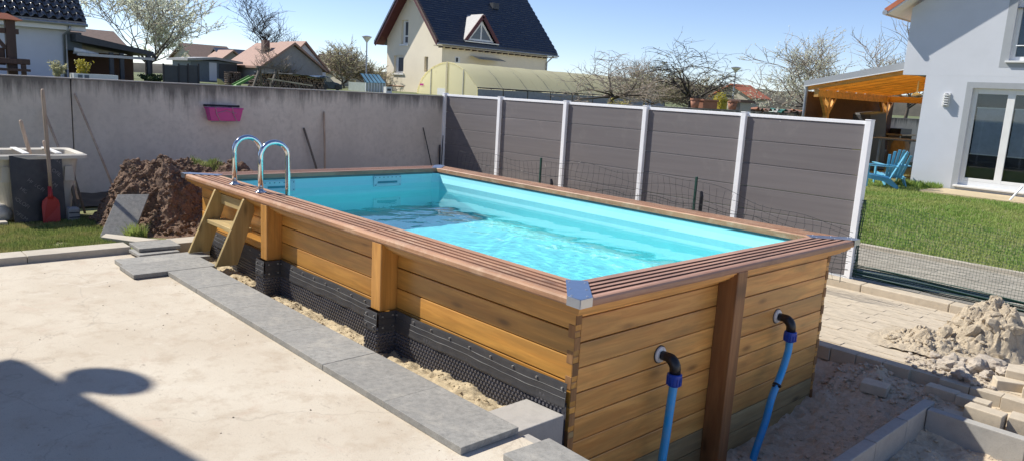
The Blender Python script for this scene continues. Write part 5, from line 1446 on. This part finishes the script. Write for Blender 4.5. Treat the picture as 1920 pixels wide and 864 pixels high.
for i, (a, b, u, v) in enumerate(wins):
    w = MB().box(a, b, cy+.201, cy+.207, u, v).build('window', M['white_paint'] if i < 2 else M['render_beige'], ch_)
    if i < 2:
        MB().box(a+.45 if i == 0 else a+.35, b-.12, cy+.185, cy+.199, u+.15 if i == 0 else u+.72, v-.15).build('pane', M['charcoal'], w)
        if i: MB().box(a+.35, b-.12, cy+.185, cy+.199, u+.12, u+.60).build('pane', M['charcoal'], w)
        MB().box(a-.12, b+.12, cy-.10, cy+.02, u-.16, u-.02).build('sill', M['white_paint'], w)
MB().box(cl, cx-5.2, cy-.03, cy-.003, 1.62, 1.68).build('plinth_line', M['terracotta'], ch_)
# roof slopes carrying overlapping tile courses
k_ = (zr-ze)/(cx-xm)
for sgn, xe in ((1, cx), (-1, cl)):
    o_ = .55; a = xe+sgn*o_; za = ze-o_*k_
    rs = MB().hexa([(a, cy-.95, za), (a, cr_+.8, za), (xm, cr_+.8, zr), (xm, cy-.95, zr), (a, cy-.95, za+.18), (a, cr_+.8, za+.18), (xm, cr_+.8, zr+.22), (xm, cy-.95, zr+.22)]).build('roof_slope', M['tile_navy'], ch_)
    if sgn > 0:
        mb = MB(); ncr = 26
        for r in range(ncr):
            f0_, f1_ = r/ncr, (r+1.15)/ncr
            p0 = Vector((lerp(a, xm, f0_), 0, lerp(za, zr, f0_)+.20)); p1 = Vector((lerp(a, xm, min(1, f1_)), 0, lerp(za, zr, min(1, f1_))+.20))
            for c in range(40):
                y0_ = cy-.97+c*.345+(.17 if r % 2 else 0); y1_ = min(y0_+.335, cr_+.82)
                if y0_ > cr_+.7: continue
                l = rr.uniform(.055, .085)
                mb.add([(p0.x, y0_, p0.z+l), (p0.x, y1_, p0.z+l), (p1.x, y1_, p1.z+.03), (p1.x, y0_, p1.z+.03), (p0.x, y0_, p0.z-.02), (p0.x, y1_, p0.z-.02)], [(0, 1, 2, 3), (4, 5, 1, 0)])
        mb.build('roof_tiles', M['tile_navy'], rs, kind='stuff')
    # verge tiles and maroon bargeboards
    MB().bar((a, cy-.93, za-.02), (xm, cy-.93, zr-.02), .06, .34, (0, 0, 1)).build('bargeboard', M['maroon'], ch_)
    mb = MB(); nv = 22
    for r in range(nv):
        u = r/nv; v = (r+.95)/nv
        mb.hexa([(lerp(a, xm, u), cy-1.02, lerp(za, zr, u)+.02), (lerp(a, xm, v), cy-1.02, lerp(za, zr, v)+.10), (lerp(a, xm, v), cy-.80, lerp(za, zr, v)+.10), (lerp(a, xm, u), cy-.80, lerp(za, zr, u)+.02),
                 (lerp(a, xm, u), cy-1.02, lerp(za, zr, u)+.30), (lerp(a, xm, v), cy-1.02, lerp(za, zr, v)+.28), (lerp(a, xm, v), cy-.80, lerp(za, zr, v)+.28), (lerp(a, xm, u), cy-.80, lerp(za, zr, u)+.30)])
    mb.build('verge_tiles', M['tile_dark'] if sgn < 0 else M['tile_brown'], ch_, kind='stuff')
MB().hexa([(cl-.55, cy-.9, ze-.55*k_-.02), (cl-.55, cy, ze-.55*k_-.02), (xm, cy, zr-.05), (xm, cy-.9, zr-.05), (cl-.5, cy-.9, ze-.55*k_+.02), (cl-.5, cy, ze-.55*k_+.02), (xm, cy, zr-.01), (xm, cy-.9, zr-.01)]).build('soffit', M['maroon'], ch_)
MB().box(cx+.02, cx+.55, cy-.9, cr_+.8, ze-.80, ze-.72).build('eave_board', M['render_beige'], ch_)
for i in range(18): MB().box(cx+.01, cx+.50, cy-.4+.7*i, cy-.28+.7*i, ze-.90, ze-.80).build('rafter_end', M['dark_timber'], ch_)
MB().tube([(cx+.62, cy-.95, ze-.62), (cx+.62, cr_+.85, ze-.62)], .07, 8).build('gutter', M['grey_metal'], ch_)
MB().tube([(cx+.6, cr_+.2, ze-.66), (cx+.35, cr_+.05, ze-.95), (cx+.1, cr_-.1, ze-1.25), (cx+.08, cr_-.1, .5)], .06, 8).build('downpipe', M['grey_metal'], ch_)
w = MB().box(cx+.002, cx+.03, 36.35, 36.9, 3.72, 4.28).build('window', M['white_paint'], ch_); MB().box(cx+.031, cx+.034, 36.45, 36.68, 3.85, 4.2).build('pane', M['room'], w)
MB().grid(cx+.02, cx+1.3, 37.9, 40.9, 6, 10, lambda x, y: 4.46-.28*((x-cx)/1.3)**1.5).build('door_canopy', m_plain('smoked_canopy', (.30, .31, .29), .3, bump=0), ch_)
# triangular dormer
dx0 = cx+.30; dy0, dy1, dz0 = 37.10, 40.55, 5.62; dzp = 7.75; dym = (dy0+dy1)/2
def roof_x(z): return cx+.55-(z-.2-(ze-.55*k_))/k_
dm = MB().prism([(dy0+.25, dz0+.02), (dy1-.25, dz0+.02), (dym, dzp-.35)], lambda p, q, t: (t, p, q), dx0-.02, dx0-.10).build('dormer_front', M['white_paint'], ch_)
for a, b in (((dy0+.62, dz0+.22), (dym-.08, dz0+.22)), ((dym+.08, dz0+.22), (dy1-.62, dz0+.22))):
    top = (dym-.08, dzp-.75) if a[0] < dym-.5 else (dym+.08, dzp-.75)
    MB().prism([a, b, top], lambda p, q, t: (t, p, q), dx0-.02, dx0-.012).build('pane', M['slate_grey'], dm)
for sgn, ye in ((-1, dy0), (1, dy1)):
    e = Vector((dx0+.15, ye+sgn*.12, dz0-.05)); p = Vector((dx0+.15, dym, dzp)); xb_e = roof_x(dz0)-.1; xb_p = roof_x(dzp)-.1
    o = MB().hexa([e, p, Vector((xb_p, dym, dzp)), Vector((xb_e-.3, ye+sgn*.12, dz0-.05)), e+Vector((0, 0, .14)), p+Vector((0, 0, .14)), Vector((xb_p, dym, dzp+.14)), Vector((xb_e-.3, ye+sgn*.12, dz0+.09))]).build('dormer_roof', M['tile_dark'] if sgn > 0 else M['tarp'], dm)  # sunward slope takes paler grey: sun glint on dark tile put into the colour
    MB().bar((dx0+.17, ye+sgn*.06, dz0), (dx0+.17, dym, dzp-.02), .08, .30).build('dormer_bargeboard', M['maroon'], dm)
MB().box(dx0-.05, dx0+.25, dy0-.1, dy1+.1, dz0-.09, dz0-.01).build('dormer_sill', M['white_paint'], dm)
vt = MB().lathe((xm+1.0, 38.1, zr-1.0*k_+.25), [(.16, 0), (.16, .35), (.24, .4), (.1, .55)], 10).build('roof_vent', M['fence_alu'], ch_)
MB().box(xm+1.0, xm+1.5, 42.4, 43.1, zr-1.25*k_+.1, zr-1.25*k_+.6).build('roof_vent', M['charcoal'], ch_)

# ------------------------------------------------------------------ polytunnel
pt_ = thing('polytunnel', 'long cream polythene tunnel greenhouse in front of the cream house', 'greenhouse', (-34, 40, GT))
tx0, tx1, ty0, ty1 = -37.35, -30.53, 29.67, 50.5; tc = (tx0+tx1)/2; tw = (tx1-tx0)/2
arc = [(tx0, GT), (tx0+.05, 1.6), (tx0+.45, 2.25), (tx0+1.0, 2.72), (tx0+1.75, 3.12), (tx0+2.7, 3.40), (tc, 3.47), (tx1-2.7, 3.38), (tx1-1.75, 3.05), (tx1-1.0, 2.58), (tx1-.45, 2.10), (tx1-.12, 1.84)]
for i in range(9):
    ya, yb = lerp(ty0, ty1, i/9), lerp(ty0, ty1, (i+1)/9)
    mb = MB(); n = len(arc); sag = .03
    mb.add([(x, ya, z) for x, z in arc]+[(x, (ya+yb)/2, z-sag*(z > 1.7)) for x, z in arc]+[(x, yb, z) for x, z in arc], [(j*n+k, j*n+k+1, (j+1)*n+k+1, (j+1)*n+k) for j in range(2) for k in range(n-1)])
    mb.build('cover_panel', M['poly_film'], pt_, smooth=True)
    MB().box(tx1-.14, tx1-.10, ya+.05, yb-.05, GT, 1.76).build('side_sheet', M['tarp'], pt_)
for i in range(10):
    y = lerp(ty0, ty1, i/9); MB().tube([(x, y, z-.03) for x, z in arc]+[(tx1-.1, y, GT)], .03, 5).build('hoop', M['dark_metal'] if i else M['poly_film'], pt_)
MB().tube([(tx1-.10, ty0, 1.82), (tx1-.10, ty1, 1.82)], .05, 6).build('side_rail', M['dark_metal'], pt_)
ed = MB(); n = len(arc)
ed.add([(x, ty0+.02, z-.01) for x, z in arc]+[(tx1-.1, ty0+.02, GT)], [tuple(range(n+1))]); ed.build('end_sheet', M['poly_film'], pt_)
MB().box(tc-.09, tc+.09, ty0-.05, ty0+.01, GT, 3.44).build('end_post', m_plain('cream_post', (.62, .55, .36), .5, bump=0), pt_)
for x in (tx0+1.6, tx1-1.6): MB().box(x-.03, x+.03, ty0-.03, ty0+.01, GT, 2.98).build('end_strut', M['tarp'], pt_)
MB().box(tc-1.0, tc-.1, ty0-.04, ty0-.005, GT, 1.66).build('door', M['white_paint'], pt_)
MB().box(tx0+.3, tx0+.75, ty0-.03, ty0-.02, 1.78, 1.92).build('notice', M['pink'], pt_)

# ------------------------------------------------------------------ pots and tiles on the far stretch of wall
PG = 'terracotta pots on the dark garden wall'
def pot(x, y, z, r, h, label, mat='terracotta', sq=False):
    t = thing('flower_pot', label, 'pot', (x, y, z), group=PG)
    if sq:
        MB().box(x-.12, x+.12, y-r, y+r, z, z+h*.8).build('bowl', M[mat], t, bevel=.01); MB().box(x-.14, x+.14, y-r-.02, y+r+.02, z+h*.8, z+h).build('rim', M[mat], t, bevel=.008)
    else:
        MB().lathe((x, y, z), [(r*.7, 0), (r*.95, h*.8)], 14).build('bowl', M[mat], t, smooth=True); MB().lathe((x, y, z+h*.8), [(r*1.05, 0), (r*1.05, h*.2), (r*.85, h*.2)], 14).build('rim', M[mat], t)
pot(WX-.1, 14.40, 1.507, .13, .25, 'round pale terracotta pot, leftmost on the dark wall')
pot(WX-.1, 14.95, 1.507, .34, .24, 'long dark terracotta trough right of the leftmost pot', sq=True)
pot(WX-.1, 15.63, 1.507, .15, .28, 'yellow-brown pot holding the yellow-leaved plant', 'yellow_leaf', sq=True)
pot(WX-.1, 16.25, 1.507, .14, .25, 'small terracotta pot beside the low pillar')
pil = thing('garden_pillar', 'low grey garden pillar with reddish cap between pots and roof tiles', 'pillar', (WX-.1, 16.8, 1.2))
MB().box(WX-.3, WX+.02, 16.45, 17.05, 1.2, 1.72).build('shaft', M['kerb_grey'], pil); MB().box(WX-.36, WX+.08, 16.35, 17.15, 1.72, 1.80).build('cap', M['tile_brown'], pil)
for i in range(13):
    y = 17.35+i*.245
    m_ = ('terracotta', 'tile_brown', 'terracotta', 'tile_brown', 'greenglaze', 'tarp', 'greenglaze', 'greenglaze', 'tile_brown', 'terracotta', 'tile_brown', 'tile_brown', 'tile_red')[i]
    o = MB().prism([(-.11+.22*k/6, .07*math.sin(PI*k/6)) for k in range(7)]+[(.11-.22*k/6, .07*math.sin(PI*(1-k/6))-.02) for k in range(7)], lambda p, q, t: (t, p, q), -.2, .2).build('spare_roof_tile', M[m_])
    o.location = (WX-.12, y, 1.53); o.rotation_euler = (rnd(-.4, .4), rnd(-.2, .2), rnd(-.3, .3))
    tag(o, ('terracotta', 'brown', 'large terracotta', 'dark brown', 'green glazed', 'grey', 'second green glazed', 'third green glazed', 'weathered brown', 'pale terracotta', 'cracked brown', 'narrow brown', 'bright red')[i]+' spare roof tile, number %d along the wall from the pillar' % (i+1), 'roof tile', 'spare roof tiles stacked on the wall')
# far wooded ridge
def ridge(x, y): return 0
mb = MB(); N_ = 90; P = []
for i in range(N_+1):
    a = R(80)+R(100)*i/N_; D = 430
    h = 11.5+2.5*fbm(i*.12, 3)+1.2*fbm(i*.6, 5)-8*max(0, (a-R(137))/R(40))
    for dd, hh in ((0, 0), (6, h*.9), (40, h), (160, h*.8)): P.append((7.6+(D+dd)*math.cos(a), -2.6+(D+dd)*math.sin(a), hh+.9*fbm(i*1.7, dd*.1)*(hh > 0)))
mb.add(P, [(i*4+k, (i+1)*4+k, (i+1)*4+k+1, i*4+k+1) for i in range(N_) for k in range(3)])
struct(mb.build('hills', M['hill_wood'], smooth=True))
# ------------------------------------------------------------------ neighbour's grey house on the right
HY = 19.47
nh = thing('grey_house', 'pale grey rendered house with white patio door at the right edge', 'house', (3, 22, -.25))
doorR = (1.30, 4.30, -.10, 2.42); winR = (1.99, 3.6, 3.12, 5.0)
def face(y, x0, x1, z0, z1, rects, name, mat, th=.3):
    X = sorted({x0, x1}|{r[0] for r in rects}|{r[1] for r in rects}); mb = MB()
    for a, b in zip(X[:-1], X[1:]):
        m = (a+b)/2; z = z0
        for u, v in sorted((r[2], r[3]) for r in rects if r[0] < m < r[1]):
            if u > z: mb.box(a, b, y, y+th, z, u)
            z = v
        mb.box(a, b, y, y+th, z, z1)
    return mb.build(name, mat, nh)
face(HY, .13, 8, -.4, 2.72, [doorR], 'ground_floor_wall', M['render_grey'])
face(HY, -.47, 8, 2.721, 4.40, [(winR[0], winR[1], winR[2], 4.40)], 'upper_wall', M['render_grey'])
k2 = .70
MB().prism([(-.47, 4.401), (8, 4.401), (8, 4.401+k2*8.47)], lambda p, q, t: (p, t, q), HY, HY+.02).add([], []).build('gable', M['render_grey'], nh) if False else None
mb = MB()                                            # gable above, with the window slot cut through
for a, b, z0 in ((-.47, winR[0], 4.401), (winR[0], winR[1], 5.0), (winR[1], 8, 4.401)):
    ta, tb_ = 4.30+k2*(a+.75), 4.30+k2*(b+.75)
    mb.hexa([(a, HY, z0), (b, HY, z0), (b, HY+.3, z0), (a, HY+.3, z0), (a, HY, max(ta, z0+.02)), (b, HY, tb_), (b, HY+.3, tb_), (a, HY+.3, max(ta, z0+.02))])
mb.build('gable', M['render_grey'], nh)
MB().box(.13, 8, HY+.31, HY+9, -.4, 4.4).build('rear_rooms', M['room'], nh)
MB().box(-.47, .129, HY+.31, HY+9, 2.75, 4.4).build('overhang_side', M['render_grey'], nh)
# roof rake with red tiles and white soffit
ra = Vector((-.92, 0, 4.30)); rb = Vector((8.3, 0, 4.30+k2*9.22))
def rake(off, th, y0, y1, name, mat):
    n = Vector((-k2, 0, 1)).normalized()
    mb = MB(); a = ra+n*off; b = rb+n*off
    mb.hexa([(a.x, y0, a.z), (b.x, y0, b.z), (b.x, y1, b.z), (a.x, y1, a.z), (a.x+n.x*th, y0, a.z+n.z*th), (b.x+n.x*th, y0, b.z+n.z*th), (b.x+n.x*th, y1, b.z+n.z*th), (a.x+n.x*th, y1, a.z+n.z*th)])
    return mb.build(name, mat, nh)
rake(0.0, .05, HY-.48, HY+9.3, 'soffit', M['white_paint'])
rake(.051, .12, HY-.50, HY+9.4, 'roof', M['tile_red'])
MB().tube([(-.98, HY-.52, 4.34), (-.98, HY+9.4, 4.34)], .07, 8).build('gutter', M['grey_metal'], nh)
# grey painted surrounds
for (a, b, u, v, w_) in ((1.15, 4.5, -.22, 2.57, .14), (1.80, 3.8, 2.95, 5.2, .17)):
    s = MB()
    r = doorR if u < 0 else winR
    s.box(a, r[0], HY-.004, HY-.001, u, v); 
    if u < 0: s.box(r[0], 4.5, HY-.004, HY-.001, r[3], v)
    else: s.box(r[0], 3.8, HY-.004, HY-.001, u, r[2])
    s.build('painted_surround', M['render_band'], nh)
# patio door
dr = MB().box(1.30, 4.30, HY+.10, HY+.16, -.10, .02).build('patio_door', M['white_paint'], nh)
for a, b, u, v in ((1.30, 1.41, .02, 2.42), (2.09, 2.26, .02, 2.42), (1.41, 2.09, 2.28, 2.42), (2.26, 3.0, 2.28, 2.42), (1.41, 2.09, .021, .10), (2.26, 3.0, .021, .10), (3.0, 3.12, .02, 2.42)):
    MB().box(a, b, HY+.10, HY+.16, u, v).build('door_frame', M['white_paint'], dr, bevel=.006)
for a, b in ((1.41, 2.09), (2.26, 3.0)):
    MB().box(a, b, HY+.125, HY+.132, .10, 2.28).build('pane', M['glass'], dr)
    bl_ = MB().box(a+.02, b-.02, HY+.19, HY+.20, .74, 1.92).build('pleated_blind', M['blind'], dr)
    for k in range(24): MB().box(a+.02, b-.02, HY+.180, HY+.189, .76+k*.048, .78+k*.048).build('pleat', M['blind'], bl_)
    MB().box(a+.01, b-.01, HY+.178, HY+.20, .715, .745).build('blind_rail', M['white_paint'], dr)
    MB().box(a+.01, b-.01, HY+.178, HY+.20, 1.915, 1.945).build('blind_rail', M['white_paint'], dr)
MB().box(1.22, 4.4, HY-.10, HY+.099, -.15, -.102).build('door_sill', M['white_paint'], nh, bevel=.006)
wd = MB().box(winR[0], winR[1], HY+.10, HY+.16, winR[2], winR[2]+.10).build('window', M['white_paint'], nh)
for a, b, u, v in ((winR[0], winR[0]+.10, winR[2]+.10, 5.0), (2.85, 2.97, winR[2]+.10, 5.0)): MB().box(a, b, HY+.10, HY+.16, u, v).build('window_frame', M['white_paint'], wd)
MB().box(winR[0]+.1, 2.85, HY+.125, HY+.13, winR[2]+.1, 5.0).build('pane', M['glass'], wd)
MB().box(winR[0]-.06, winR[1]+.1, HY-.08, HY+.099, winR[2]-.05, winR[2]-.003).build('window_sill', M['white_paint'], nh)
MB().tube([(2.10, HY-.02, 3.48), (3.6, HY-.02, 3.48)], .014, 6).build('window_bar', M['fence_alu'], nh)
lm = thing('wall_lamp', 'white louvred wall lamp beside the patio door', 'wall lamp', (.70, HY-.06, 1.95))
MB().box(.645, .805, HY-.035, HY-.001, 1.92, 2.27).build('back_plate', M['white_paint'], lm)
for k in range(5): MB().box(.655, .795, HY-.13, HY-.036, 1.95+k*.062, 1.975+k*.062).build('louvre', M['white_paint'], lm)
MB().box(.70, .75, HY-.10, HY-.036, 1.93, 2.26).build('lamp_tube', M['tarp'], lm)
tag(MB().prism([(0, 0), (.28, 0), (.28, .36), (.22, .42), (.05, .38)], lambda p, q, t: (2.55+p, HY+.45+t*.3, .06+q), 0, 1).build('toy_table', M['grey_timber'], at=(2.7, HY+.5, .06)), 'small stool seen through the lower patio door glass', 'stool')
tag(MB().bar((3.02, HY-1.15, .12), (2.86, HY-1.35, -.22), .035, .03).build('garden_chair', M['fence_alu'], at=(2.9, HY-1.3, -.22)), 'pale leg of a garden chair cut off by the right edge', 'chair')
wr = grass('weeds_by_house', M['blade2'], 'dark weeds growing at the corner of the grey house', 900, (-.1, 1.0, 18.9, 19.42), lambda x, y: -.25, .16, .02, 61, None, .6)
g = N('translucent_roof_sheet'); g.done((.92, .68, .32), .4)
t_ = g.new('BsdfTranslucent'); t_.inputs[0].default_value = (.98, .78, .40, 1); x_ = g.new('MixShader'); x_.inputs[0].default_value = .8
g.link(g.p.outputs[0], x_.inputs[1]); g.link(t_.outputs[0], x_.inputs[2]); g.link(x_.outputs[0], g.out.inputs[0]); M['deck'] = g.m
# ------------------------------------------------------------------ pergola with orange rafters
pg = thing('wooden_pergola', 'orange larch pergola with grey flat roof left of the grey house', 'pergola', (-2, 21.5, -.25))
def pz(x): return 2.36+(x+3.45)*.195
P0, P1, PY0, PY1 = -3.45, .12, 19.95, 26.2
MB().hexa([(P0, PY0, pz(P0)), (P1, PY0, pz(P1)), (P1, PY1, pz(P1)), (P0, PY1, pz(P0)), (P0, PY0, pz(P0)+.05), (P1, PY0, pz(P1)+.05), (P1, PY1, pz(P1)+.05), (P0, PY1, pz(P0)+.05)]).build('roof_deck', M['deck'], pg)
MB().hexa([(P0-.03, PY0-.05, pz(P0)-.02), (P1, PY0-.05, pz(P1)-.02), (P1, PY0-.001, pz(P1)-.02), (P0-.03, PY0-.001, pz(P0)-.02), (P0-.03, PY0-.05, pz(P0)+.14), (P1, PY0-.05, pz(P1)+.18), (P1, PY0-.001, pz(P1)+.18), (P0-.03, PY0-.001, pz(P0)+.14)]).build('fascia', M['render_band'], pg)
MB().hexa([(P0-.03, PY0-.056, pz(P0)-.045), (P1, PY0-.056, pz(P1)-.045), (P1, PY0-.002, pz(P1)-.045), (P0-.03, PY0-.002, pz(P0)-.045), (P0-.03, PY0-.056, pz(P0)-.021), (P1, PY0-.056, pz(P1)-.021), (P1, PY0-.002, pz(P1)-.021), (P0-.03, PY0-.002, pz(P0)-.021)]).build('drip_edge', M['white_paint'], pg)
for i in range(9):
    y = PY0+.12+i*.72
    MB().bar((P0+.05, y, pz(P0+.05)-.075), (P1-.02, y, pz(P1-.02)-.075), .08, .15).build('rafter', M['pergola_wood'], pg)
bxx = -3.10
MB().box(bxx-.07, bxx+.07, PY0+.05, PY1-.1, 2.03, 2.25).build('front_beam', M['pergola_wood'], pg)
MB().box(bxx+.08, .0, 25.6, 25.72, 2.05, 2.26).build('cross_beam', M['pergola_wood'], pg)
for (x, y) in ((-3.10, 20.85), (-3.10, 25.5)):
    MB().box(x-.07, x+.07, y-.07, y+.07, -.3, 2.03).build('post', M['pergola_wood'], pg)
    for d in (-1, 1):
        if x == -3.10: MB().bar((x, y, 1.45), (x, y+d*.5, 2.05), .09, .09).build('brace', M['pergola_wood'], pg)
        else: MB().bar((x, y, 1.45), (x+d*.5, y, 2.06), .09, .09).build('brace', M['pergola_wood'], pg)
MB().tube([(P0+.02, PY0+.05, pz(P0)), (P0+.02, PY0+.05, -.3)], .045, 8).build('downpipe', M['grey_metal'], pg)
MB().box(WX+.05, WX+.12, 20.2, 27.2, .3, 2.20).build('reed_screen', M['brown_screen'], pg)
fanr = thing('ceiling_fan', 'pale ceiling fan hanging under the pergola rafters', 'fan', (-1.05, 22.4, 2.2))
MB().tube([(-1.05, 22.4, pz(-1.05)-.1), (-1.05, 22.4, 2.30)], .025, 8).build('rod', M['fence_alu'], fanr)
MB().lathe((-1.05, 22.4, 2.18), [(.05, 0), (.14, .03), (.14, .10), (.05, .14)], 14).build('motor', M['fence_alu'], fanr, smooth=True)
for k in range(4):
    a = k*PI/2+.4; MB().bar((-1.05+.16*math.cos(a), 22.4+.16*math.sin(a), 2.22), (-1.05+.66*math.cos(a), 22.4+.66*math.sin(a), 2.22), .13, .012).build('blade', M['pale_board'], fanr)
# under the pergola
cv = thing('barbecue_cover', 'tall black covered barbecue standing in the pergola shade', 'barbecue', (-2.7, 23.2, -.25))
MB().hexa([(-3.1, 22.5, -.28), (-2.3, 22.5, -.28), (-2.3, 24.1, -.28), (-3.1, 24.1, -.28), (-3.0, 22.6, 1.62), (-2.45, 22.6, 1.62), (-2.45, 24.0, 1.70), (-3.0, 24.0, 1.70)]).build('cover', M['charcoal'], cv, bevel=.06)
MB().box(-2.29, -2.27, 22.7, 23.9, .0, .06).build('hem_band', M['dark_metal'], cv)
tb2 = thing('garden_table', 'grey garden table under the pergola', 'table', (-1.0, 21.2, -.25))
MB().box(-1.75, -.20, 20.8, 21.75, .88, .92).build('table_top', M['grey_timber'], tb2, bevel=.008)
for x in (-1.65, -.30):
    for y in (20.9, 21.65): MB().box(x-.03, x+.03, y-.03, y+.03, -.27, .88).build('leg', M['grey_metal'], tb2)
tr = thing('tray_stack', 'dark tray and boxes on a pale shelf against the concrete wall', 'boxes', (-3.2, 27.6, .3))
MB().box(-3.5, -2.9, 26.9, 28.3, .86, .92).build('shelf', M['pale_board'], tr)
MB().box(-3.4, -3.0, 27.0, 28.1, .921, 1.12).build('dark_tray', M['dark_metal'], tr)
for y in (27.0, 28.2): MB().box(-3.4, -3.0, y-.03, y+.03, -.28, .86).build('leg', M['grey_metal'], tr)
MB().box(-3.4, -2.95, 27.1, 28.1, -.27, .25).build('crate', M['brown_screen'], tr)
sk = thing('paper_sack', 'crumpled brown paper sack standing behind the blue chairs', 'sack', (-2.80, 26.6, -.25))
sm_ = shell([(.24, .24, .08, -.27), (.27, .27, .09, -.1), (.28, .28, .09, .25), (.26, .26, .07, .55), (.19, .20, .05, .70), (.22, .22, .05, .78), (.18, .18, .05, .72)], -2.80, 26.6)
sm_.v = [(x+.02*noise.noise(Vector((x*9, y*9, z*6))), y+.02*noise.noise(Vector((x*9, y*9, z*6+4))), z+.02*noise.noise(Vector((x*7, y*7, 3)))) for x, y, z in sm_.v]
sm_.build('sack', M['kraft'], sk, smooth=True)
MB().obox((-2.60, 26.42, .46), (.10, .08, .12)).build('hole', M['room'], sk)
# blue slatted lounge chairs
def lounge_chair(x, y, rz, label):
    t = thing('garden_chair', label, 'chair', (x, y, -.255), rz, 'sky blue slatted garden chairs')
    m = M['turquoise']
    for i in range(6):
        xx = -.22+.088*i
        pr = MB(); pr.bar((xx, .30, .30), (xx*1.25, -.28, .23), .074, .02); pr.build('seat_slat', m, t, local=True, bevel=.004)
    hts = (.84, .93, .98, .98, .93, .84)
    for i in range(6):
        xx = -.20+.080*i
        MB().bar((xx*.9, -.24, .22), (xx*1.35, -.24-.42*(hts[i]-.2), hts[i]), .070, .018, (0, 1, 0)).build('back_slat', m, t, local=True, bevel=.004)
    for s in (-1, 1):
        MB().hexa([(s*.30-.012, .34, 0), (s*.30+.012, .34, 0), (s*.30+.012, .26, 0), (s*.30-.012, .26, 0), (s*.30-.012, .36, .55), (s*.30+.012, .36, .55), (s*.30+.012, .25, .55), (s*.30-.012, .25, .55)]).build('front_leg', m, t, local=True)
        MB().prism([(.30, .33), (.30, .22), (-.10, .17), (-.42, .0), (-.52, .0), (-.22, .27)], lambda p, q, u: (s*.265+u, p, q), -.012, .012).build('rear_leg', m, t, local=True)
        MB().prism([(.42, 0), (.42, .10), (.10, .12), (-.42, .07), (-.42, .03)], lambda p, q, u: (s*.34+s*(q-.06), p, .55+u), 0, .022).build('armrest', m, t, local=True, bevel=.004)
    MB().bar((-.33, -.40, .555), (.33, -.40, .555), .05, .022).build('back_rail', m, t, local=True)
    return t
lounge_chair(-.05, 17.75, R(112), 'nearer sky blue slatted garden chair next to the last fence post')
lounge_chair(-.15, 18.75, R(40), 'sky blue garden chair behind the nearer one, turned the other way')
yb = thing('yellow_cushion', 'bright yellow backrest peeking over the fence end by the blue chairs', 'cushion', (-.55, 17.6, .55))
MB().prism([(.19*math.cos(2*PI*k/14)*(.6+.4*math.sin(PI*k/14)), .22*math.sin(2*PI*k/14)) for k in range(14)], lambda p, q, t: (-.60+p, 17.6+t, .68+q), 0, .06).build('pad', M['yellow'], yb, bevel=.01)
MB().bar((-.60, 17.63, -.27), (-.60, 17.63, .55), .05, .05).build('stand', M['yellow'], yb)

# ------------------------------------------------------------------ unseen house added left of view, its roof edge shaped to shade the screed
oh = thing('unseen_shadow_house', 'unseen stand-in house left of the terrace, added to cast the shadow on the screed', 'house', (2, -8, 0))
ang = math.atan2(.205, 1.0)
EH = 4.6
def OH(u, w, z):                                # u along the eave from its far corner, w outwards, z up
    s = SUN; k = EH/s.z
    x0, y0 = 2.88+s.x*k, -1.895+s.y*k
    return (x0+u*math.cos(ang)-w*math.sin(ang), y0+u*math.sin(ang)+w*math.cos(ang), z)
def obx(u0, u1, w0, w1, z0, z1): return MB().hexa([OH(u0, w0, z0), OH(u1, w0, z0), OH(u1, w1, z0), OH(u0, w1, z0), OH(u0, w0, z1), OH(u1, w0, z1), OH(u1, w1, z1), OH(u0, w1, z1)])
obx(.45, 5.7, -7.0, -.50, -.2, EH-.12).build('wall', M['render_white'], oh)
obx(0, 6.0, -7.4, .0, EH-.10, EH+.02).build('eave', M['maroon'], oh)
MB().hexa([OH(0, 0, EH+.021), OH(6.0, 0, EH+.021), OH(6.0, -3.6, EH+.5), OH(0, -3.6, EH+.5), OH(0, 0, EH+.03), OH(6.0, 0, EH+.03), OH(6.0, -3.6, EH+.6), OH(0, -3.6, EH+.6)]).build('roof', M['tile_brown'], oh)
for u in (1.5, 4.2): 
    w = obx(u, u+1.1, -.499, -.46, 1.0, 2.2).build('window', M['white_paint'], oh); obx(u+.1, u+1.0, -.459, -.45, 1.1, 2.1).build('pane', M['room'], w)
sdh = thing('unseen_shadow_dish', 'unseen stand-in dish on an arm at the eave, added to cast the rounded shadow', 'satellite dish', OH(.55, .0, EH))  # added out of view, turned to the sun to throw a rounded shadow
dc = Vector(OH(.60, .17, EH+.0)); 
mb = MB(); dn_ = SUN; a_ = dn_.orthogonal().normalized(); b_ = dn_.cross(a_)
a_ = Vector((1, .45, 0)); a_ = (a_-dn_*a_.dot(dn_)).normalized(); b_ = dn_.cross(a_)
vs = [dc-dn_*.05]; fs = []
for r_, d_ in ((.5, -.04), (1.0, 0)):
    for k in range(24): vs.append(dc+(a_*math.cos(2*PI*k/24)*.20+b_*math.sin(2*PI*k/24)*.155)*r_+dn_*d_)
fs += [(0, 1+k, 1+(k+1) % 24) for k in range(24)]+[(1+k, 25+k, 25+(k+1) % 24, 1+(k+1) % 24) for k in range(24)]
mb.add(vs, fs); o = mb.build('dish', M['tarp'], sdh); sm2 = o.modifiers.new('thick', 'SOLIDIFY'); sm2.thickness = .01
MB().tube([OH(.66, -.1, EH), OH(.64, .04, EH), tuple(dc)], .03, 6).build('arm', M['grey_metal'], sdh)
